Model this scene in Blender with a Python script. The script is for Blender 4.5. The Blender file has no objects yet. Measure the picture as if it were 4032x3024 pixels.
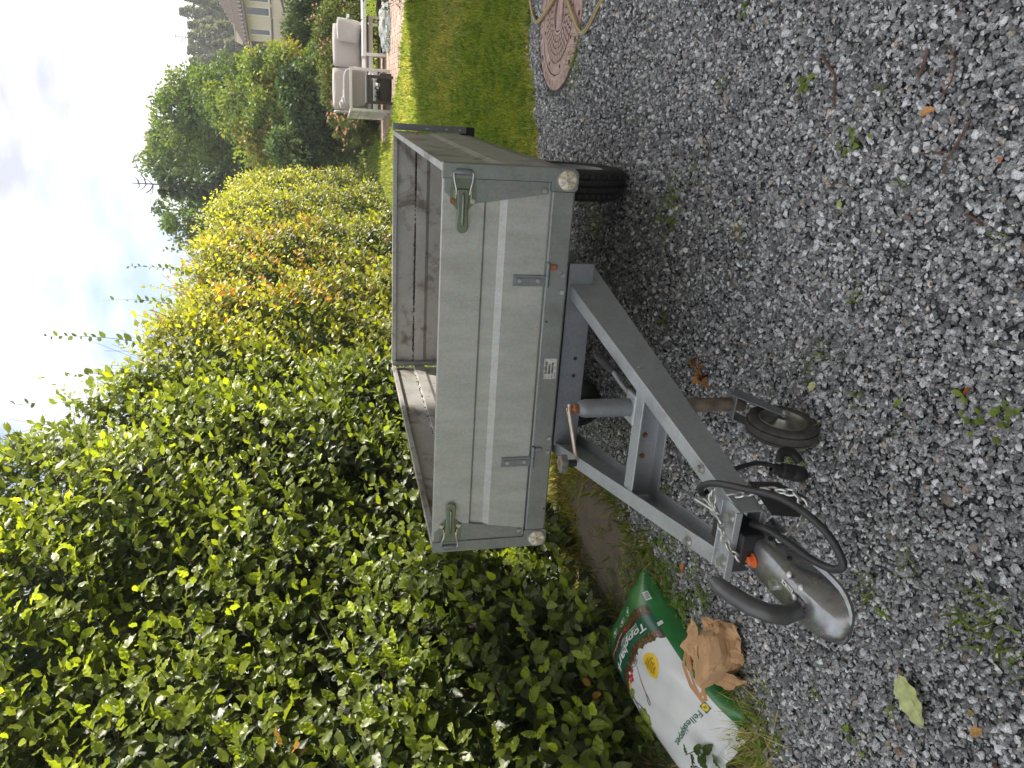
import bpy, math, random
import numpy as np
from mathutils import Vector, Matrix, noise as mnoise

random.seed(7)
rng = np.random.default_rng(7)
R = math.radians
scene = bpy.context.scene
COL = scene.collection

# ------------------------------------------------------------------ camera
FPX = 2912.0
YAW, PIT, ROL = -0.375, -0.232, -0.022
CAM = np.array([0.956, -2.517, 1.451])
cf = np.array([math.sin(YAW) * math.cos(PIT), math.cos(YAW) * math.cos(PIT), math.sin(PIT)])
_r = np.array([math.cos(YAW), -math.sin(YAW), 0.0])
_u = np.cross(_r, cf)
cr = math.cos(ROL) * _r + math.sin(ROL) * _u
cu = -math.sin(ROL) * _r + math.cos(ROL) * _u
cam_data = bpy.data.cameras.new('camera')
cam = bpy.data.objects.new('camera', cam_data)
COL.objects.link(cam)
m3 = Matrix((tuple(-cu), tuple(cr), tuple(-cf))).transposed()   # the phone was held upright, the file lies on its side
cam.matrix_world = Matrix.Translation(Vector(CAM)) @ m3.to_4x4()
cam_data.sensor_width = 36.0
cam_data.lens = 26.0
cam_data.clip_start = 0.02
cam_data.clip_end = 1500.0
scene.camera = cam
scene.render.resolution_x, scene.render.resolution_y = 1024, 768

# ------------------------------------------------------------------ sky, sun, exposure
SUN_AZ, SUN_EL = 55.0, 42.0          # degrees from +Y towards +X, and up
world = bpy.data.worlds.new('World')
scene.world = world
world.use_nodes = True
wn, wl = world.node_tree.nodes, world.node_tree.links
wn.clear()
out = wn.new('ShaderNodeOutputWorld')
sky = wn.new('ShaderNodeTexSky')
sky.sky_type = 'NISHITA'
sky.sun_disc = False
sky.sun_elevation = R(SUN_EL)
sky.sun_rotation = R(SUN_AZ)
bg_sky = wn.new('ShaderNodeBackground'); bg_sky.inputs['Strength'].default_value = 0.12
wl.new(sky.outputs[0], bg_sky.inputs['Color'])
tc = wn.new('ShaderNodeTexCoord')
mp = wn.new('ShaderNodeMapping'); mp.inputs['Scale'].default_value = (1.0, 1.0, 2.6); mp.inputs['Location'].default_value = (0.35, 0.1, 0.4)
wl.new(tc.outputs['Generated'], mp.inputs['Vector'])
n1 = wn.new('ShaderNodeTexNoise'); n1.inputs['Scale'].default_value = 2.6; n1.inputs['Detail'].default_value = 7.0; n1.inputs['Roughness'].default_value = 0.55; n1.inputs['Distortion'].default_value = 0.35
wl.new(mp.outputs[0], n1.inputs['Vector'])
rm = wn.new('ShaderNodeValToRGB'); rm.color_ramp.elements[0].position = 0.30; rm.color_ramp.elements[0].color = (0.15, 0.15, 0.15, 1)
rm.color_ramp.elements[1].position = 0.46; rm.color_ramp.elements[1].color = (1, 1, 1, 1)
wl.new(n1.outputs['Fac'], rm.inputs['Fac'])
n2 = wn.new('ShaderNodeTexNoise'); n2.inputs['Scale'].default_value = 3.4; n2.inputs['Detail'].default_value = 6.0; n2.inputs['Roughness'].default_value = 0.5
mp2 = wn.new('ShaderNodeMapping'); mp2.inputs['Scale'].default_value = (1.0, 1.0, 2.2); mp2.inputs['Location'].default_value = (3.1, 1.7, 0.2)
wl.new(tc.outputs['Generated'], mp2.inputs['Vector']); wl.new(mp2.outputs[0], n2.inputs['Vector'])
rc = wn.new('ShaderNodeValToRGB')
rc.color_ramp.elements[0].position = 0.41; rc.color_ramp.elements[0].color = (0.46, 0.48, 0.55, 1)
rc.color_ramp.elements[1].position = 0.57; rc.color_ramp.elements[1].color = (1.0, 0.99, 0.985, 1)
wl.new(n2.outputs['Fac'], rc.inputs['Fac'])
bg_cloud = wn.new('ShaderNodeBackground'); bg_cloud.inputs['Strength'].default_value = 0.95
wl.new(rc.outputs[0], bg_cloud.inputs['Color'])
mixw = wn.new('ShaderNodeMixShader')
wl.new(rm.outputs[0], mixw.inputs[0]); wl.new(bg_sky.outputs[0], mixw.inputs[1]); wl.new(bg_cloud.outputs[0], mixw.inputs[2])
wl.new(mixw.outputs[0], out.inputs['Surface'])

sun_d = bpy.data.lights.new('sun', 'SUN')
sun_d.energy = 5.0
sun_d.angle = R(1.2)
sun_d.color = (1.0, 0.93, 0.82)
sun = bpy.data.objects.new('sun', sun_d)
COL.objects.link(sun)
sdir = Vector((math.sin(R(SUN_AZ)) * math.cos(R(SUN_EL)), math.cos(R(SUN_AZ)) * math.cos(R(SUN_EL)), math.sin(R(SUN_EL))))
sun.rotation_euler = sdir.to_track_quat('Z', 'Y').to_euler()
sun.location = (20, 4, 20)

vs = scene.view_settings
vs.view_transform = 'Standard'; vs.look = 'None'; vs.gamma = 1.0; vs.use_curve_mapping = False
vs.exposure = 0.85
scene.cycles.max_bounces = 8
scene.cycles.transparent_max_bounces = 8

# ------------------------------------------------------------------ pixels to places
def ray(px, py):
    return cf + cr * ((3024 - py) - 1512) / FPX + cu * (2016 - px) / FPX
HX = np.array([-50, 3.2, 9.0, 15.8, 22, 45, 90, 240.0]); HZ = np.array([0, 0, 0.42, 0.42, 0.75, 3.2, 8.5, 26.0])
def hgt(x, y):
    return float(np.interp(y, HX, HZ))
def G(px, py, dz=0.0):
    d = ray(px, py); t0, t1 = 0.3, None
    t = 0.3
    while t < 200:
        p = CAM + d * t
        if p[2] < hgt(p[0], p[1]) + dz: t1 = t; break
        t0 = t; t *= 1.03
    if t1 is None: return CAM + d * 200
    for _ in range(40):
        tm = (t0 + t1) / 2; p = CAM + d * tm
        if p[2] < hgt(p[0], p[1]) + dz: t1 = tm
        else: t0 = tm
    return CAM + d * t1
def onY(px, py, Y):
    d = ray(px, py); return CAM + d * (Y - CAM[1]) / d[1]
def onX(px, py, X):
    d = ray(px, py); return CAM + d * (X - CAM[0]) / d[0]
def onZ(px, py, Z):
    d = ray(px, py); return CAM + d * (Z - CAM[2]) / d[2]

# ------------------------------------------------------------------ mesh helpers
ORG = {}
class MB:
    def __init__(s): s.v = []; s.f = []
    def add(s, vs_, fs_):
        o = len(s.v); s.v += [tuple(map(float, p)) for p in vs_]; s.f += [tuple(i + o for i in q) for q in fs_]; return s
    def box(s, c, d, rot=None):
        hx, hy, hz = d[0] / 2, d[1] / 2, d[2] / 2
        vv = [Vector((x, y, z)) for z in (-hz, hz) for y in (-hy, hy) for x in (-hx, hx)]
        if rot is not None: vv = [rot @ p for p in vv]
        c = Vector(c)
        return s.add([c + p for p in vv], [(0, 2, 3, 1), (4, 5, 7, 6), (0, 1, 5, 4), (2, 6, 7, 3), (0, 4, 6, 2), (1, 3, 7, 5)])
    def bx(s, x0, x1, y0, y1, z0, z1):
        return s.box(((x0 + x1) / 2, (y0 + y1) / 2, (z0 + z1) / 2), (abs(x1 - x0), abs(y1 - y0), abs(z1 - z0)))
    def prism(s, poly, o, a, b, depth):
        o, a, b = Vector(o), Vector(a), Vector(b); n = a.cross(b).normalized() * depth; k = len(poly)
        p0 = [o + a * p[0] + b * p[1] for p in poly]
        return s.add(p0 + [p + n for p in p0], [tuple(range(k))[::-1], tuple(range(k, 2 * k))] + [(i, (i + 1) % k, (i + 1) % k + k, i + k) for i in range(k)])
    def tube(s, path, r, n=10, caps=True, flat=None, upv=None):
        P = [Vector(p) for p in path]; k = len(P); rr = r if isinstance(r, (list, tuple)) else [r] * k
        up = Vector(upv) if upv else None; vv = []; prev = None
        for i in range(k):
            t = (P[min(i + 1, k - 1)] - P[max(i - 1, 0)]).normalized()
            if prev is None:
                a = up if up else (Vector((0, 0, 1)) if abs(t.z) < .9 else Vector((1, 0, 0)))
            else: a = prev
            a = (a - t * a.dot(t)).normalized(); prev = a
            b = t.cross(a)
            for j in range(n):
                w = 2 * math.pi * j / n
                ra = rr[i] * (flat if flat else 1.0)
                vv.append(P[i] + a * math.cos(w) * ra + b * math.sin(w) * rr[i])
        ff = [(i * n + j, i * n + (j + 1) % n, (i + 1) * n + (j + 1) % n, (i + 1) * n + j) for i in range(k - 1) for j in range(n)]
        if caps: ff += [tuple(range(n))[::-1], tuple(range((k - 1) * n, k * n))]
        return s.add(vv, ff)
    def cyl(s, p0, p1, r, n=16): return s.tube([p0, p1], r, n)
    def lathe(s, prof, o, axis, n=32, close=False):
        ax = Vector(axis).normalized(); a = ax.orthogonal().normalized(); b = ax.cross(a); o = Vector(o); k = len(prof); vv = []
        for (r_, h_) in prof:
            for j in range(n):
                w = 2 * math.pi * j / n; vv.append(o + ax * h_ + (a * math.cos(w) + b * math.sin(w)) * r_)
        rows = k if close else k - 1
        ff = [(i * n + j, i * n + (j + 1) % n, ((i + 1) % k) * n + (j + 1) % n, ((i + 1) % k) * n + j) for i in range(rows) for j in range(n)]
        return s.add(vv, ff)
    def sweep(s, prof, o0, o1, a, b):
        # closed profile (2-D in a, b) swept from o0 to o1
        o0, o1, a, b = Vector(o0), Vector(o1), Vector(a), Vector(b); k = len(prof)
        vv = [o0 + a * p[0] + b * p[1] for p in prof] + [o1 + a * p[0] + b * p[1] for p in prof]
        return s.add(vv, [(i, (i + 1) % k, (i + 1) % k + k, i + k) for i in range(k)] + [tuple(range(k))[::-1], tuple(range(k, 2 * k))])
    def bolt(s, c, n, r=0.009, h=0.007, washer=True):
        c, n = Vector(c), Vector(n).normalized()
        if washer: s.tube([c, c + n * .0025], r * 1.45, 14)
        return s.tube([c + n * .002, c + n * (h + .002)], r, 6)
    def build(s, name, mat, parent=None, smooth=False, bevel=0.0, seg=2, label=None, kind=None):
        c = np.mean(np.array(s.v), axis=0)
        me = bpy.data.meshes.new(name)
        me.from_pydata([tuple(np.array(p) - c) for p in s.v], [], s.f)
        me.validate(); me.update()
        import bmesh as _b
        bm = _b.new(); bm.from_mesh(me); _b.ops.recalc_face_normals(bm, faces=bm.faces); bm.to_mesh(me); bm.free()
        return link(name, me, mat, parent, c, smooth, bevel, seg, label, kind)

def link(name, me, mat, parent, c, smooth=False, bevel=0.0, seg=2, label=None, kind=None):
    if mat is not None and len(me.materials) == 0: me.materials.append(mat)
    o = bpy.data.objects.new(name, me); COL.objects.link(o)
    pc = ORG.get(parent.name, np.zeros(3)) if parent else np.zeros(3)
    o.location = tuple(np.array(c) - pc); ORG[o.name] = np.array(c, float)
    if parent: o.parent = parent
    if smooth:
        for p in me.polygons: p.use_smooth = True
        if hasattr(me, 'set_sharp_from_angle'): me.set_sharp_from_angle(angle=R(40))
    if bevel:
        b = o.modifiers.new('edge', 'BEVEL'); b.width = bevel; b.segments = seg; b.limit_method = 'ANGLE'; b.angle_limit = R(35)
    if label: o['label'] = label
    if kind: o['kind'] = kind
    return o

def tag(o, label, cat, group=None):
    o['label'] = label; o['category'] = cat
    if group: o['group'] = group
    return o
def thing(name, label, cat, loc, group=None):
    o = bpy.data.objects.new(name, None); COL.objects.link(o); o.location = tuple(loc); o.empty_display_size = .1
    ORG[o.name] = np.array(loc, float)
    return tag(o, label, cat, group)

def frames(D, N):
    # rotation matrices with local Y along D and local Z close to N
    D = D / np.linalg.norm(D, axis=1, keepdims=True)
    X = np.cross(D, N); X /= np.linalg.norm(X, axis=1, keepdims=True) + 1e-9
    Z = np.cross(X, D)
    return np.stack([X, D, Z], axis=2)
def batch(name, protos, P, M, S, C, mat, parent=None, idx=None, kind=None, label=None, smooth=False):
    """one mesh out of many small copies: protos = [(verts, tris)], P places, M rotations, S scales, C colours"""
    P = np.asarray(P, float); C = np.asarray(C, float); S = np.asarray(S, float)
    if S.ndim == 1: S = np.repeat(S[:, None], 3, 1)
    if idx is None: idx = rng.integers(0, len(protos), len(P))
    VV, FF, CC, off = [], [], [], 0
    for k, (pv, pf) in enumerate(protos):
        q = np.where(idx == k)[0]
        if not len(q): continue
        pv = np.asarray(pv, float); pf = np.asarray(pf, int)
        loc = pv[None] * S[q][:, None, :]
        V = np.einsum('nij,nkj->nki', M[q], loc) + P[q][:, None, :]
        F = pf[None] + (np.arange(len(q)) * len(pv))[:, None, None] + off
        VV.append(V.reshape(-1, 3)); FF.append(F.reshape(-1, 3)); CC.append(np.repeat(C[q], len(pv), 0)); off += len(q) * len(pv)
    V = np.concatenate(VV); F = np.concatenate(FF); Cc = np.concatenate(CC)
    c = V.mean(0); V = V - c
    return raw_mesh(name, V, F, Cc, mat, parent, c, kind, label, smooth)
def raw_mesh(name, V, F, Cc, mat, parent, c, kind=None, label=None, smooth=False):
    me = bpy.data.meshes.new(name)
    me.vertices.add(len(V)); me.vertices.foreach_set('co', V.astype(np.float32).ravel())
    me.loops.add(F.size); me.loops.foreach_set('vertex_index', F.astype(np.int32).ravel())
    me.polygons.add(len(F)); me.polygons.foreach_set('loop_start', np.arange(0, F.size, F.shape[1], dtype=np.int32))
    try: me.polygons.foreach_set('loop_total', np.full(len(F), F.shape[1], dtype=np.int32))
    except Exception: pass
    if smooth: me.polygons.foreach_set('use_smooth', np.ones(len(F), dtype=bool))
    if Cc is not None:
        a = me.color_attributes.new('Col', 'FLOAT_COLOR', 'POINT')
        a.data.foreach_set('color', np.concatenate([Cc, np.ones((len(Cc), 1))], 1).astype(np.float32).ravel())
    me.update(); me.validate()
    return link(name, me, mat, parent, c, kind=kind, label=label)

# ------------------------------------------------------------------ materials
def nodes(name):
    m = bpy.data.materials.new(name); m.use_nodes = True
    return m, m.node_tree.nodes, m.node_tree.links, m.node_tree.nodes['Principled BSDF']
def ramp(n, l, src, stops):
    r_ = n.new('ShaderNodeValToRGB'); e = r_.color_ramp.elements
    e[0].position, e[0].color = stops[0][0], (*stops[0][1], 1); e[1].position, e[1].color = stops[-1][0], (*stops[-1][1], 1)
    for p, c in stops[1:-1]:
        k = e.new(p); k.color = (*c, 1)
    l.new(src, r_.inputs['Fac']); return r_.outputs['Color']
def noise_tex(n, l, scale, detail=4, rough=.55, coord='Object', stretch=(1, 1, 1), dist=0.0):
    t = n.new('ShaderNodeTexCoord'); mpp = n.new('ShaderNodeMapping'); mpp.inputs['Scale'].default_value = stretch
    l.new(t.outputs[coord], mpp.inputs['Vector'])
    x = n.new('ShaderNodeTexNoise'); x.inputs['Scale'].default_value = scale; x.inputs['Detail'].default_value = detail; x.inputs['Roughness'].default_value = rough; x.inputs['Distortion'].default_value = dist
    l.new(mpp.outputs[0], x.inputs['Vector']); return x.outputs['Fac']
def mixc(n, l, fac, a, b, mode='MIX'):
    x = n.new('ShaderNodeMix'); x.data_type = 'RGBA'; x.blend_type = mode
    if isinstance(fac, float): x.inputs[0].default_value = fac
    else: l.new(fac, x.inputs[0])
    for s_, i in ((a, 6), (b, 7)):
        if isinstance(s_, tuple): x.inputs[i].default_value = (*s_, 1)
        else: l.new(s_, x.inputs[i])
    return x.outputs[2]
def bump(n, l, b, h, strength=.3, dist=.01):
    x = n.new('ShaderNodeBump'); x.inputs['Strength'].default_value = strength; x.inputs['Distance'].default_value = dist
    l.new(h, x.inputs['Height']); l.new(x.outputs[0], b.inputs['Normal'])
def plain(name, c, rough=.5, metal=0.0, var=.12, scale=30, bmp=0.0, spec=.5, coat=0.0):
    m, n, l, b = nodes(name)
    f = noise_tex(n, l, scale, 5)
    lo = tuple(max(0, x * (1 - var)) for x in c); hi = tuple(min(1, x * (1 + var)) for x in c)
    l.new(ramp(n, l, f, [(.3, lo), (.7, hi)]), b.inputs['Base Color'])
    b.inputs['Roughness'].default_value = rough; b.inputs['Metallic'].default_value = metal; b.inputs['Specular IOR Level'].default_value = spec
    if coat: b.inputs['Coat Weight'].default_value = coat
    if bmp: bump(n, l, b, f, bmp, .004)
    return m
def galv(name, c, rough=.42, metal=.55, streak=(1, 1, 1), dirt=0.0, dirt_col=(.16, .11, .08), dscale=7, dlo=.56, dhi=.72):
    m, n, l, b = nodes(name)
    f1 = noise_tex(n, l, 9, 6, .6, 'Object', streak, .3); f2 = noise_tex(n, l, 150, 3, .6)
    vor = n.new('ShaderNodeTexVoronoi'); vor.inputs['Scale'].default_value = 110; t = n.new('ShaderNodeTexCoord'); l.new(t.outputs['Object'], vor.inputs['Vector'])
    c1 = ramp(n, l, f1, [(.25, tuple(x * .78 for x in c)), (.5, c), (.78, tuple(min(1, x * 1.22) for x in c))])
    c2 = mixc(n, l, .16, c1, vor.outputs['Color'], 'SOFT_LIGHT')
    c3 = mixc(n, l, .25, c2, ramp(n, l, f2, [(.3, tuple(x * .7 for x in c)), (.7, tuple(min(1, x * 1.3) for x in c))]))
    if dirt:
        fd = noise_tex(n, l, dscale, 9, .68, 'Object', (streak[0], streak[1], streak[2]), .6)
        mask = ramp(n, l, fd, [(dlo, (0, 0, 0)), (dhi, (dirt, dirt, dirt))])
        c3 = mixc(n, l, mask, c3, dirt_col)
    l.new(c3, b.inputs['Base Color'])
    rr = n.new('ShaderNodeMapRange'); rr.inputs[3].default_value = rough - .1; rr.inputs[4].default_value = rough + .14
    l.new(f1, rr.inputs[0]); l.new(rr.outputs[0], b.inputs['Roughness'])
    b.inputs['Metallic'].default_value = metal
    bump(n, l, b, f2, .06, .002)
    return m
def leafy(name, trans=.4, rough=.45, spec=.35, gain=1.6, grad=True):
    m, n, l, b = nodes(name)
    a = n.new('ShaderNodeVertexColor'); a.layer_name = 'Col'
    f = noise_tex(n, l, 40, 3)
    col = mixc(n, l, .35, a.outputs['Color'], ramp(n, l, f, [(.3, (.35, .35, .35)), (.7, (.65, .65, .65))]), 'OVERLAY')
    l.new(col, b.inputs['Base Color']); b.inputs['Roughness'].default_value = rough; b.inputs['Specular IOR Level'].default_value = spec
    tr = n.new('ShaderNodeBsdfTranslucent')
    tcx = mixc(n, l, 1.0, col, (1.0 * gain, 1.0 * gain, .45 * gain), 'MULTIPLY')
    l.new(tcx, tr.inputs['Color'])
    mx = n.new('ShaderNodeMixShader'); mx.inputs[0].default_value = trans
    l.new(b.outputs[0], mx.inputs[1]); l.new(tr.outputs[0], mx.inputs[2]); l.new(mx.outputs[0], n['Material Output'].inputs['Surface'])
    return m
def vcol(name, rough=.8, spec=.3, scale=60, amt=.5, bmp=0.0):
    m, n, l, b = nodes(name)
    a = n.new('ShaderNodeVertexColor'); a.layer_name = 'Col'
    f = noise_tex(n, l, scale, 4)
    col = mixc(n, l, amt, a.outputs['Color'], ramp(n, l, f, [(.34, (.16, .16, .16)), (.5, (.5, .5, .5)), (.66, (.86, .86, .86))]), 'OVERLAY')
    l.new(col, b.inputs['Base Color']); b.inputs['Roughness'].default_value = rough; b.inputs['Specular IOR Level'].default_value = spec
    if bmp: bump(n, l, b, f, bmp, .003)
    return m

M_LEAF = leafy('hedge_leaf', .42, .38, .45, 2.1)
M_TREE = leafy('tree_leaf', .35, .5, .3, 1.6)
M_GRASS = leafy('grass_blade', .4, .5, .25, 1.7)
M_STONE = vcol('gravel_stone', .52, .5, 240, .8)
M_BARK = plain('bark_brown', (.09, .07, .05), .85, 0, .4, 40, .5)
M_TWIG = plain('young_twig', (.12, .085, .05), .7, 0, .3, 60)

# ------------------------------------------------------------------ ground
def ground_mat():
    m, n, l, b = nodes('lawn_soil')
    f = noise_tex(n, l, 3.0, 6, .6, 'Object'); g = noise_tex(n, l, 60, 4, .6, 'Object')
    c1 = ramp(n, l, f, [(.3, (.15, .18, .04)), (.55, (.22, .24, .06)), (.75, (.28, .25, .08))])
    c2 = ramp(n, l, g, [(.3, (.08, .105, .025)), (.7, (.24, .26, .07))])
    l.new(mixc(n, l, .5, c1, c2), b.inputs['Base Color']); b.inputs['Roughness'].default_value = .95; b.inputs['Specular IOR Level'].default_value = .1
    bump(n, l, b, g, .8, .03); return m
def gravel_mat():
    m, n, l, b = nodes('gravel_bed')
    t = n.new('ShaderNodeTexCoord'); v = n.new('ShaderNodeTexVoronoi'); v.inputs['Scale'].default_value = 75; l.new(t.outputs['Object'], v.inputs['Vector'])
    v2 = n.new('ShaderNodeTexVoronoi'); v2.inputs['Scale'].default_value = 75; v2.feature = 'DISTANCE_TO_EDGE'; l.new(t.outputs['Object'], v2.inputs['Vector'])
    sep = n.new('ShaderNodeSeparateColor'); l.new(v.outputs['Color'], sep.inputs[0])
    c = ramp(n, l, sep.outputs[0], [(0, (.02, .022, .026)), (.5, (.07, .075, .085)), (.85, (.16, .165, .18)), (1, (.45, .45, .45))])
    e = ramp(n, l, v2.outputs['Distance'], [(0, (.02, .02, .02)), (.12, (1, 1, 1))])
    l.new(mixc(n, l, 1.0, c, e, 'MULTIPLY'), b.inputs['Base Color']); b.inputs['Roughness'].default_value = .75
    bump(n, l, b, v2.outputs['Distance'], .9, .02); return m
def soil_mat():
    m, n, l, b = nodes('bare_soil')
    f = noise_tex(n, l, 9, 7, .65); g = noise_tex(n, l, 130, 4, .7)
    c1 = ramp(n, l, f, [(.3, (.13, .10, .075)), (.6, (.22, .175, .135)), (.8, (.28, .23, .18))])
    l.new(mixc(n, l, .45, c1, ramp(n, l, g, [(.3, (.06, .045, .033)), (.7, (.34, .28, .22))])), b.inputs['Base Color']); b.inputs['Roughness'].default_value = .95
    bump(n, l, b, g, .9, .012); return m

def sheet(name, xs, ys, zfun, mat):
    xs, ys = np.asarray(xs), np.asarray(ys)
    V = np.array([(x, y, zfun(x, y)) for y in ys for x in xs]); nx = len(xs)
    F = [(j * nx + i, j * nx + i + 1, (j + 1) * nx + i + 1, (j + 1) * nx + i) for j in range(len(ys) - 1) for i in range(nx - 1)]
    me = bpy.data.meshes.new(name); me.from_pydata([tuple(p) for p in V], [], F); me.update()
    o = link(name, me, mat, None, (0, 0, 0)); o['kind'] = 'structure'; return o
sheet('ground', np.concatenate([np.linspace(-160, -12, 10), np.linspace(-10, 10, 21), np.linspace(12, 160, 10)]),
      np.concatenate([np.linspace(-60, -6, 8), np.linspace(-5, 24, 59), np.linspace(26, 240, 40)]), lambda x, y: hgt(x, y) - .02, ground_mat())

# the gravel drive: left and far edges wander
EL = [(-3.2, -1.28), (-1.2, -1.18), (-.7, -1.2), (-.2, -1.12), (.3, -1.0), (.8, -.93), (1.3, -1.0), (1.9, -1.08), (2.6, -1.02)]
def edge_left(y): return float(np.interp(y, [e[0] for e in EL], [e[1] for e in EL])) + .05 * math.sin(y * 9) + .03 * math.sin(y * 23 + 1)
EF = [(-1.2, 2.5), (.2, 2.75), (.55, 2.85), (.73, 2.86), (.9, 3.08), (1.1, 3.16), (1.4, 3.4), (1.7, 3.43), (3.5, 3.5)]
def edge_far(x): return float(np.interp(x, [e[0] for e in EF], [e[1] for e in EF])) + .04 * math.sin(x * 11) + .025 * math.sin(x * 31)
def make_drive():
    xs = np.linspace(0, 1, 60); ys = np.linspace(0, 1, 90); V = []; F = []
    for t in ys:
        for s_ in xs:
            x = -1.35 + s_ * 4.75; y = -3.3 + t * (edge_far(x) + 3.3)
            x = max(x, edge_left(y)); V.append((x, y, .0 + .004 * mnoise.noise((x * 2, y * 2, 0))))
    nx = len(xs)
    for j in range(len(ys) - 1):
        for i in range(nx - 1): F.append((j * nx + i, j * nx + i + 1, (j + 1) * nx + i + 1, (j + 1) * nx + i))
    me = bpy.data.meshes.new('gravel_drive'); me.from_pydata(V, [], F); me.update()
    o = link('gravel_drive', me, gravel_mat(), None, (0, 0, 0)); o['kind'] = 'structure'
make_drive()
sheet('bare_soil_strip', np.linspace(-2.6, -.85, 24), np.linspace(-3, 3.2, 60), lambda x, y: -.012 + .02 * max(0, min(1, (-1.05 - x) / .5)) + .012 * mnoise.noise((x * 4, y * 4, 3)), soil_mat())

# gravel stones
def stone_proto(seed):
    # a broken chip: six uneven corners round the foot, three on top
    rs = np.random.default_rng(seed); v = []
    for k in range(6):
        a = k * math.pi / 3 + rs.uniform(-.35, .35); r_ = rs.uniform(.65, 1.2); v.append((r_ * math.cos(a) * 1.15, r_ * math.sin(a) * .85, rs.uniform(-.45, .15)))
    a0 = rs.uniform(0, 2)
    for k in range(3):
        a = a0 + k * 2.094 + rs.uniform(-.4, .4); r_ = rs.uniform(.25, .75); v.append((r_ * math.cos(a), r_ * math.sin(a) * .8, rs.uniform(.35, .85)))
    v = np.array(v); f = [(6, 7, 8)]; ang = [math.atan2(p[1], p[0]) for p in v]
    near = lambda k: min((6, 7, 8), key=lambda q: abs(math.atan2(math.sin(ang[q] - ang[k]), math.cos(ang[q] - ang[k]))))
    for k in range(6):
        n_ = (k + 1) % 6; a, b_ = near(k), near(n_); f.append((k, n_, b_))
        if a != b_: f.append((k, b_, a))
    return v, f
STONES = [stone_proto(i) for i in range(14)]
def rand_rot(n):
    q = rng.normal(size=(n, 4)); q /= np.linalg.norm(q, axis=1, keepdims=True); w, x, y, z = q.T
    return np.stack([np.stack([1 - 2 * (y * y + z * z), 2 * (x * y - z * w), 2 * (x * z + y * w)], 1), np.stack([2 * (x * y + z * w), 1 - 2 * (x * x + z * z), 2 * (y * z - x * w)], 1), np.stack([2 * (x * z - y * w), 2 * (y * z + x * w), 1 - 2 * (x * x + y * y)], 1)], 1)
def visible(P, m=120):
    d = P - CAM; z = d @ cf; z = np.maximum(z, 1e-3)
    U = 1512 + FPX * (d @ cr) / z; V = 2016 - FPX * (d @ cu) / z
    return (d @ cf > .1) & (U > -m) & (U < 3024 + m) & (V > -m) & (V < 4032 + m)
def gravel():
    Ps = []
    for (y0, y1, dens) in ((-2.2, -.2, 13000), (-.2, 1.2, 9800), (1.2, 3.6, 6200)):
        n = int(dens * 4.6 * (y1 - y0)); p = np.stack([rng.uniform(-1.35, 3.25, n), rng.uniform(y0, y1, n), np.zeros(n)], 1)
        el = np.array([edge_left(y) for y in p[:, 1]]); ef = np.array([edge_far(x) for x in p[:, 0]])
        slack = np.abs(rng.normal(0, .05, n))
        p = p[(p[:, 0] > el - slack) & (p[:, 1] < ef + slack * .6) & visible(p, 60)]; Ps.append(p)
    P = np.concatenate(Ps); n = len(P)
    d2 = ((P[:, 0] - 1.50) ** 2 + (P[:, 1] - 2.56) ** 2) ** .5
    P = P[(d2 > .50) | (P[:, 1] < 2.1)]; n = len(P)
    S = rng.lognormal(math.log(.0068), .32, n); S = np.clip(S, .0036, .016)
    far = np.clip((P[:, 1] + 1) / 4, 0, 1); S *= 1 + .25 * far
    P[:, 2] = S * rng.uniform(.05, .8, n)
    tone = rng.random(n); C = np.zeros((n, 3))
    g = np.interp(tone, [0, .3, .62, .84, .95, 1], [.10, .185, .30, .43, .60, .80])
    tint = rng.normal(0, .012, (n, 3)); C = g[:, None] * (np.array([.985, .995, 1.025]) + tint)
    warm = rng.random(n) < .035; C[warm] *= np.array([1.2, 1.0, .8])
    M = rand_rot(n); M2 = frames(np.stack([np.cos(t := rng.uniform(0, 6.28, n)), np.sin(t), rng.normal(0, .35, n)], 1), np.stack([rng.normal(0, .35, n), rng.normal(0, .35, n), np.ones(n)], 1))
    M = M2
    print('stones', n)
    o = batch('gravel', STONES, P, M, S, np.clip(C, 0, .85), M_STONE); o['kind'] = 'stuff'; tag(o, 'loose dark grey and white crushed stone covering the drive', 'gravel')
gravel()

# ------------------------------------------------------------------ the house beside the drive (out of frame, it shades the drive)
M_PLASTER = plain('house_render_cream', (.62, .57, .47), .85, 0, .06, 12, .1)
M_ROOF = plain('roof_tile_grey', (.13, .115, .11), .75, 0, .3, 25, .3)
M_WHITE = plain('white_paint', (.78, .78, .76), .5, 0, .04, 20)
M_GLASSDK = plain('window_glass', (.03, .04, .05), .06, 0, .1, 5, 0, .9)
def side_house():
    t = thing('house', 'cream rendered house beside the drive, out of frame to the right', 'house', (7.0, -2, 0))
    MB().bx(3.5, 11.0, -10, 4.45, -.1, 6.0).build('wall', M_PLASTER, t, bevel=.01)
    MB().bx(3.1, 9.0, 4.453, 9.6, -.1, 3.4).build('garage_wall', M_PLASTER, t, bevel=.01)
    MB().sweep([(0, 0), (4.05, 1.7), (8.1, 0), (8.1, .16), (4.05, 1.9), (0, .16)], (3.2, -10.4, 6.01), (3.2, 4.75, 6.01), (1, 0, 0), (0, 0, 1)).build('roof', M_ROOF, t)
    MB().bx(2.9, 9.2, 4.76, 9.85, 3.41, 3.58).build('garage_roof', M_ROOF, t)
    for y in (-7.0, -4.2, -1.2, 2.2):
        for z in (1.0, 3.7):
            w = MB().bx(3.45, 3.51, y - .6, y + .6, z, z + 1.3).build('window', M_WHITE, t, bevel=.01)
            MB().bx(3.435, 3.453, y - .5, y + .5, z + .1, z + 1.2).build('pane', M_GLASSDK, w)
side_house()

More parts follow.
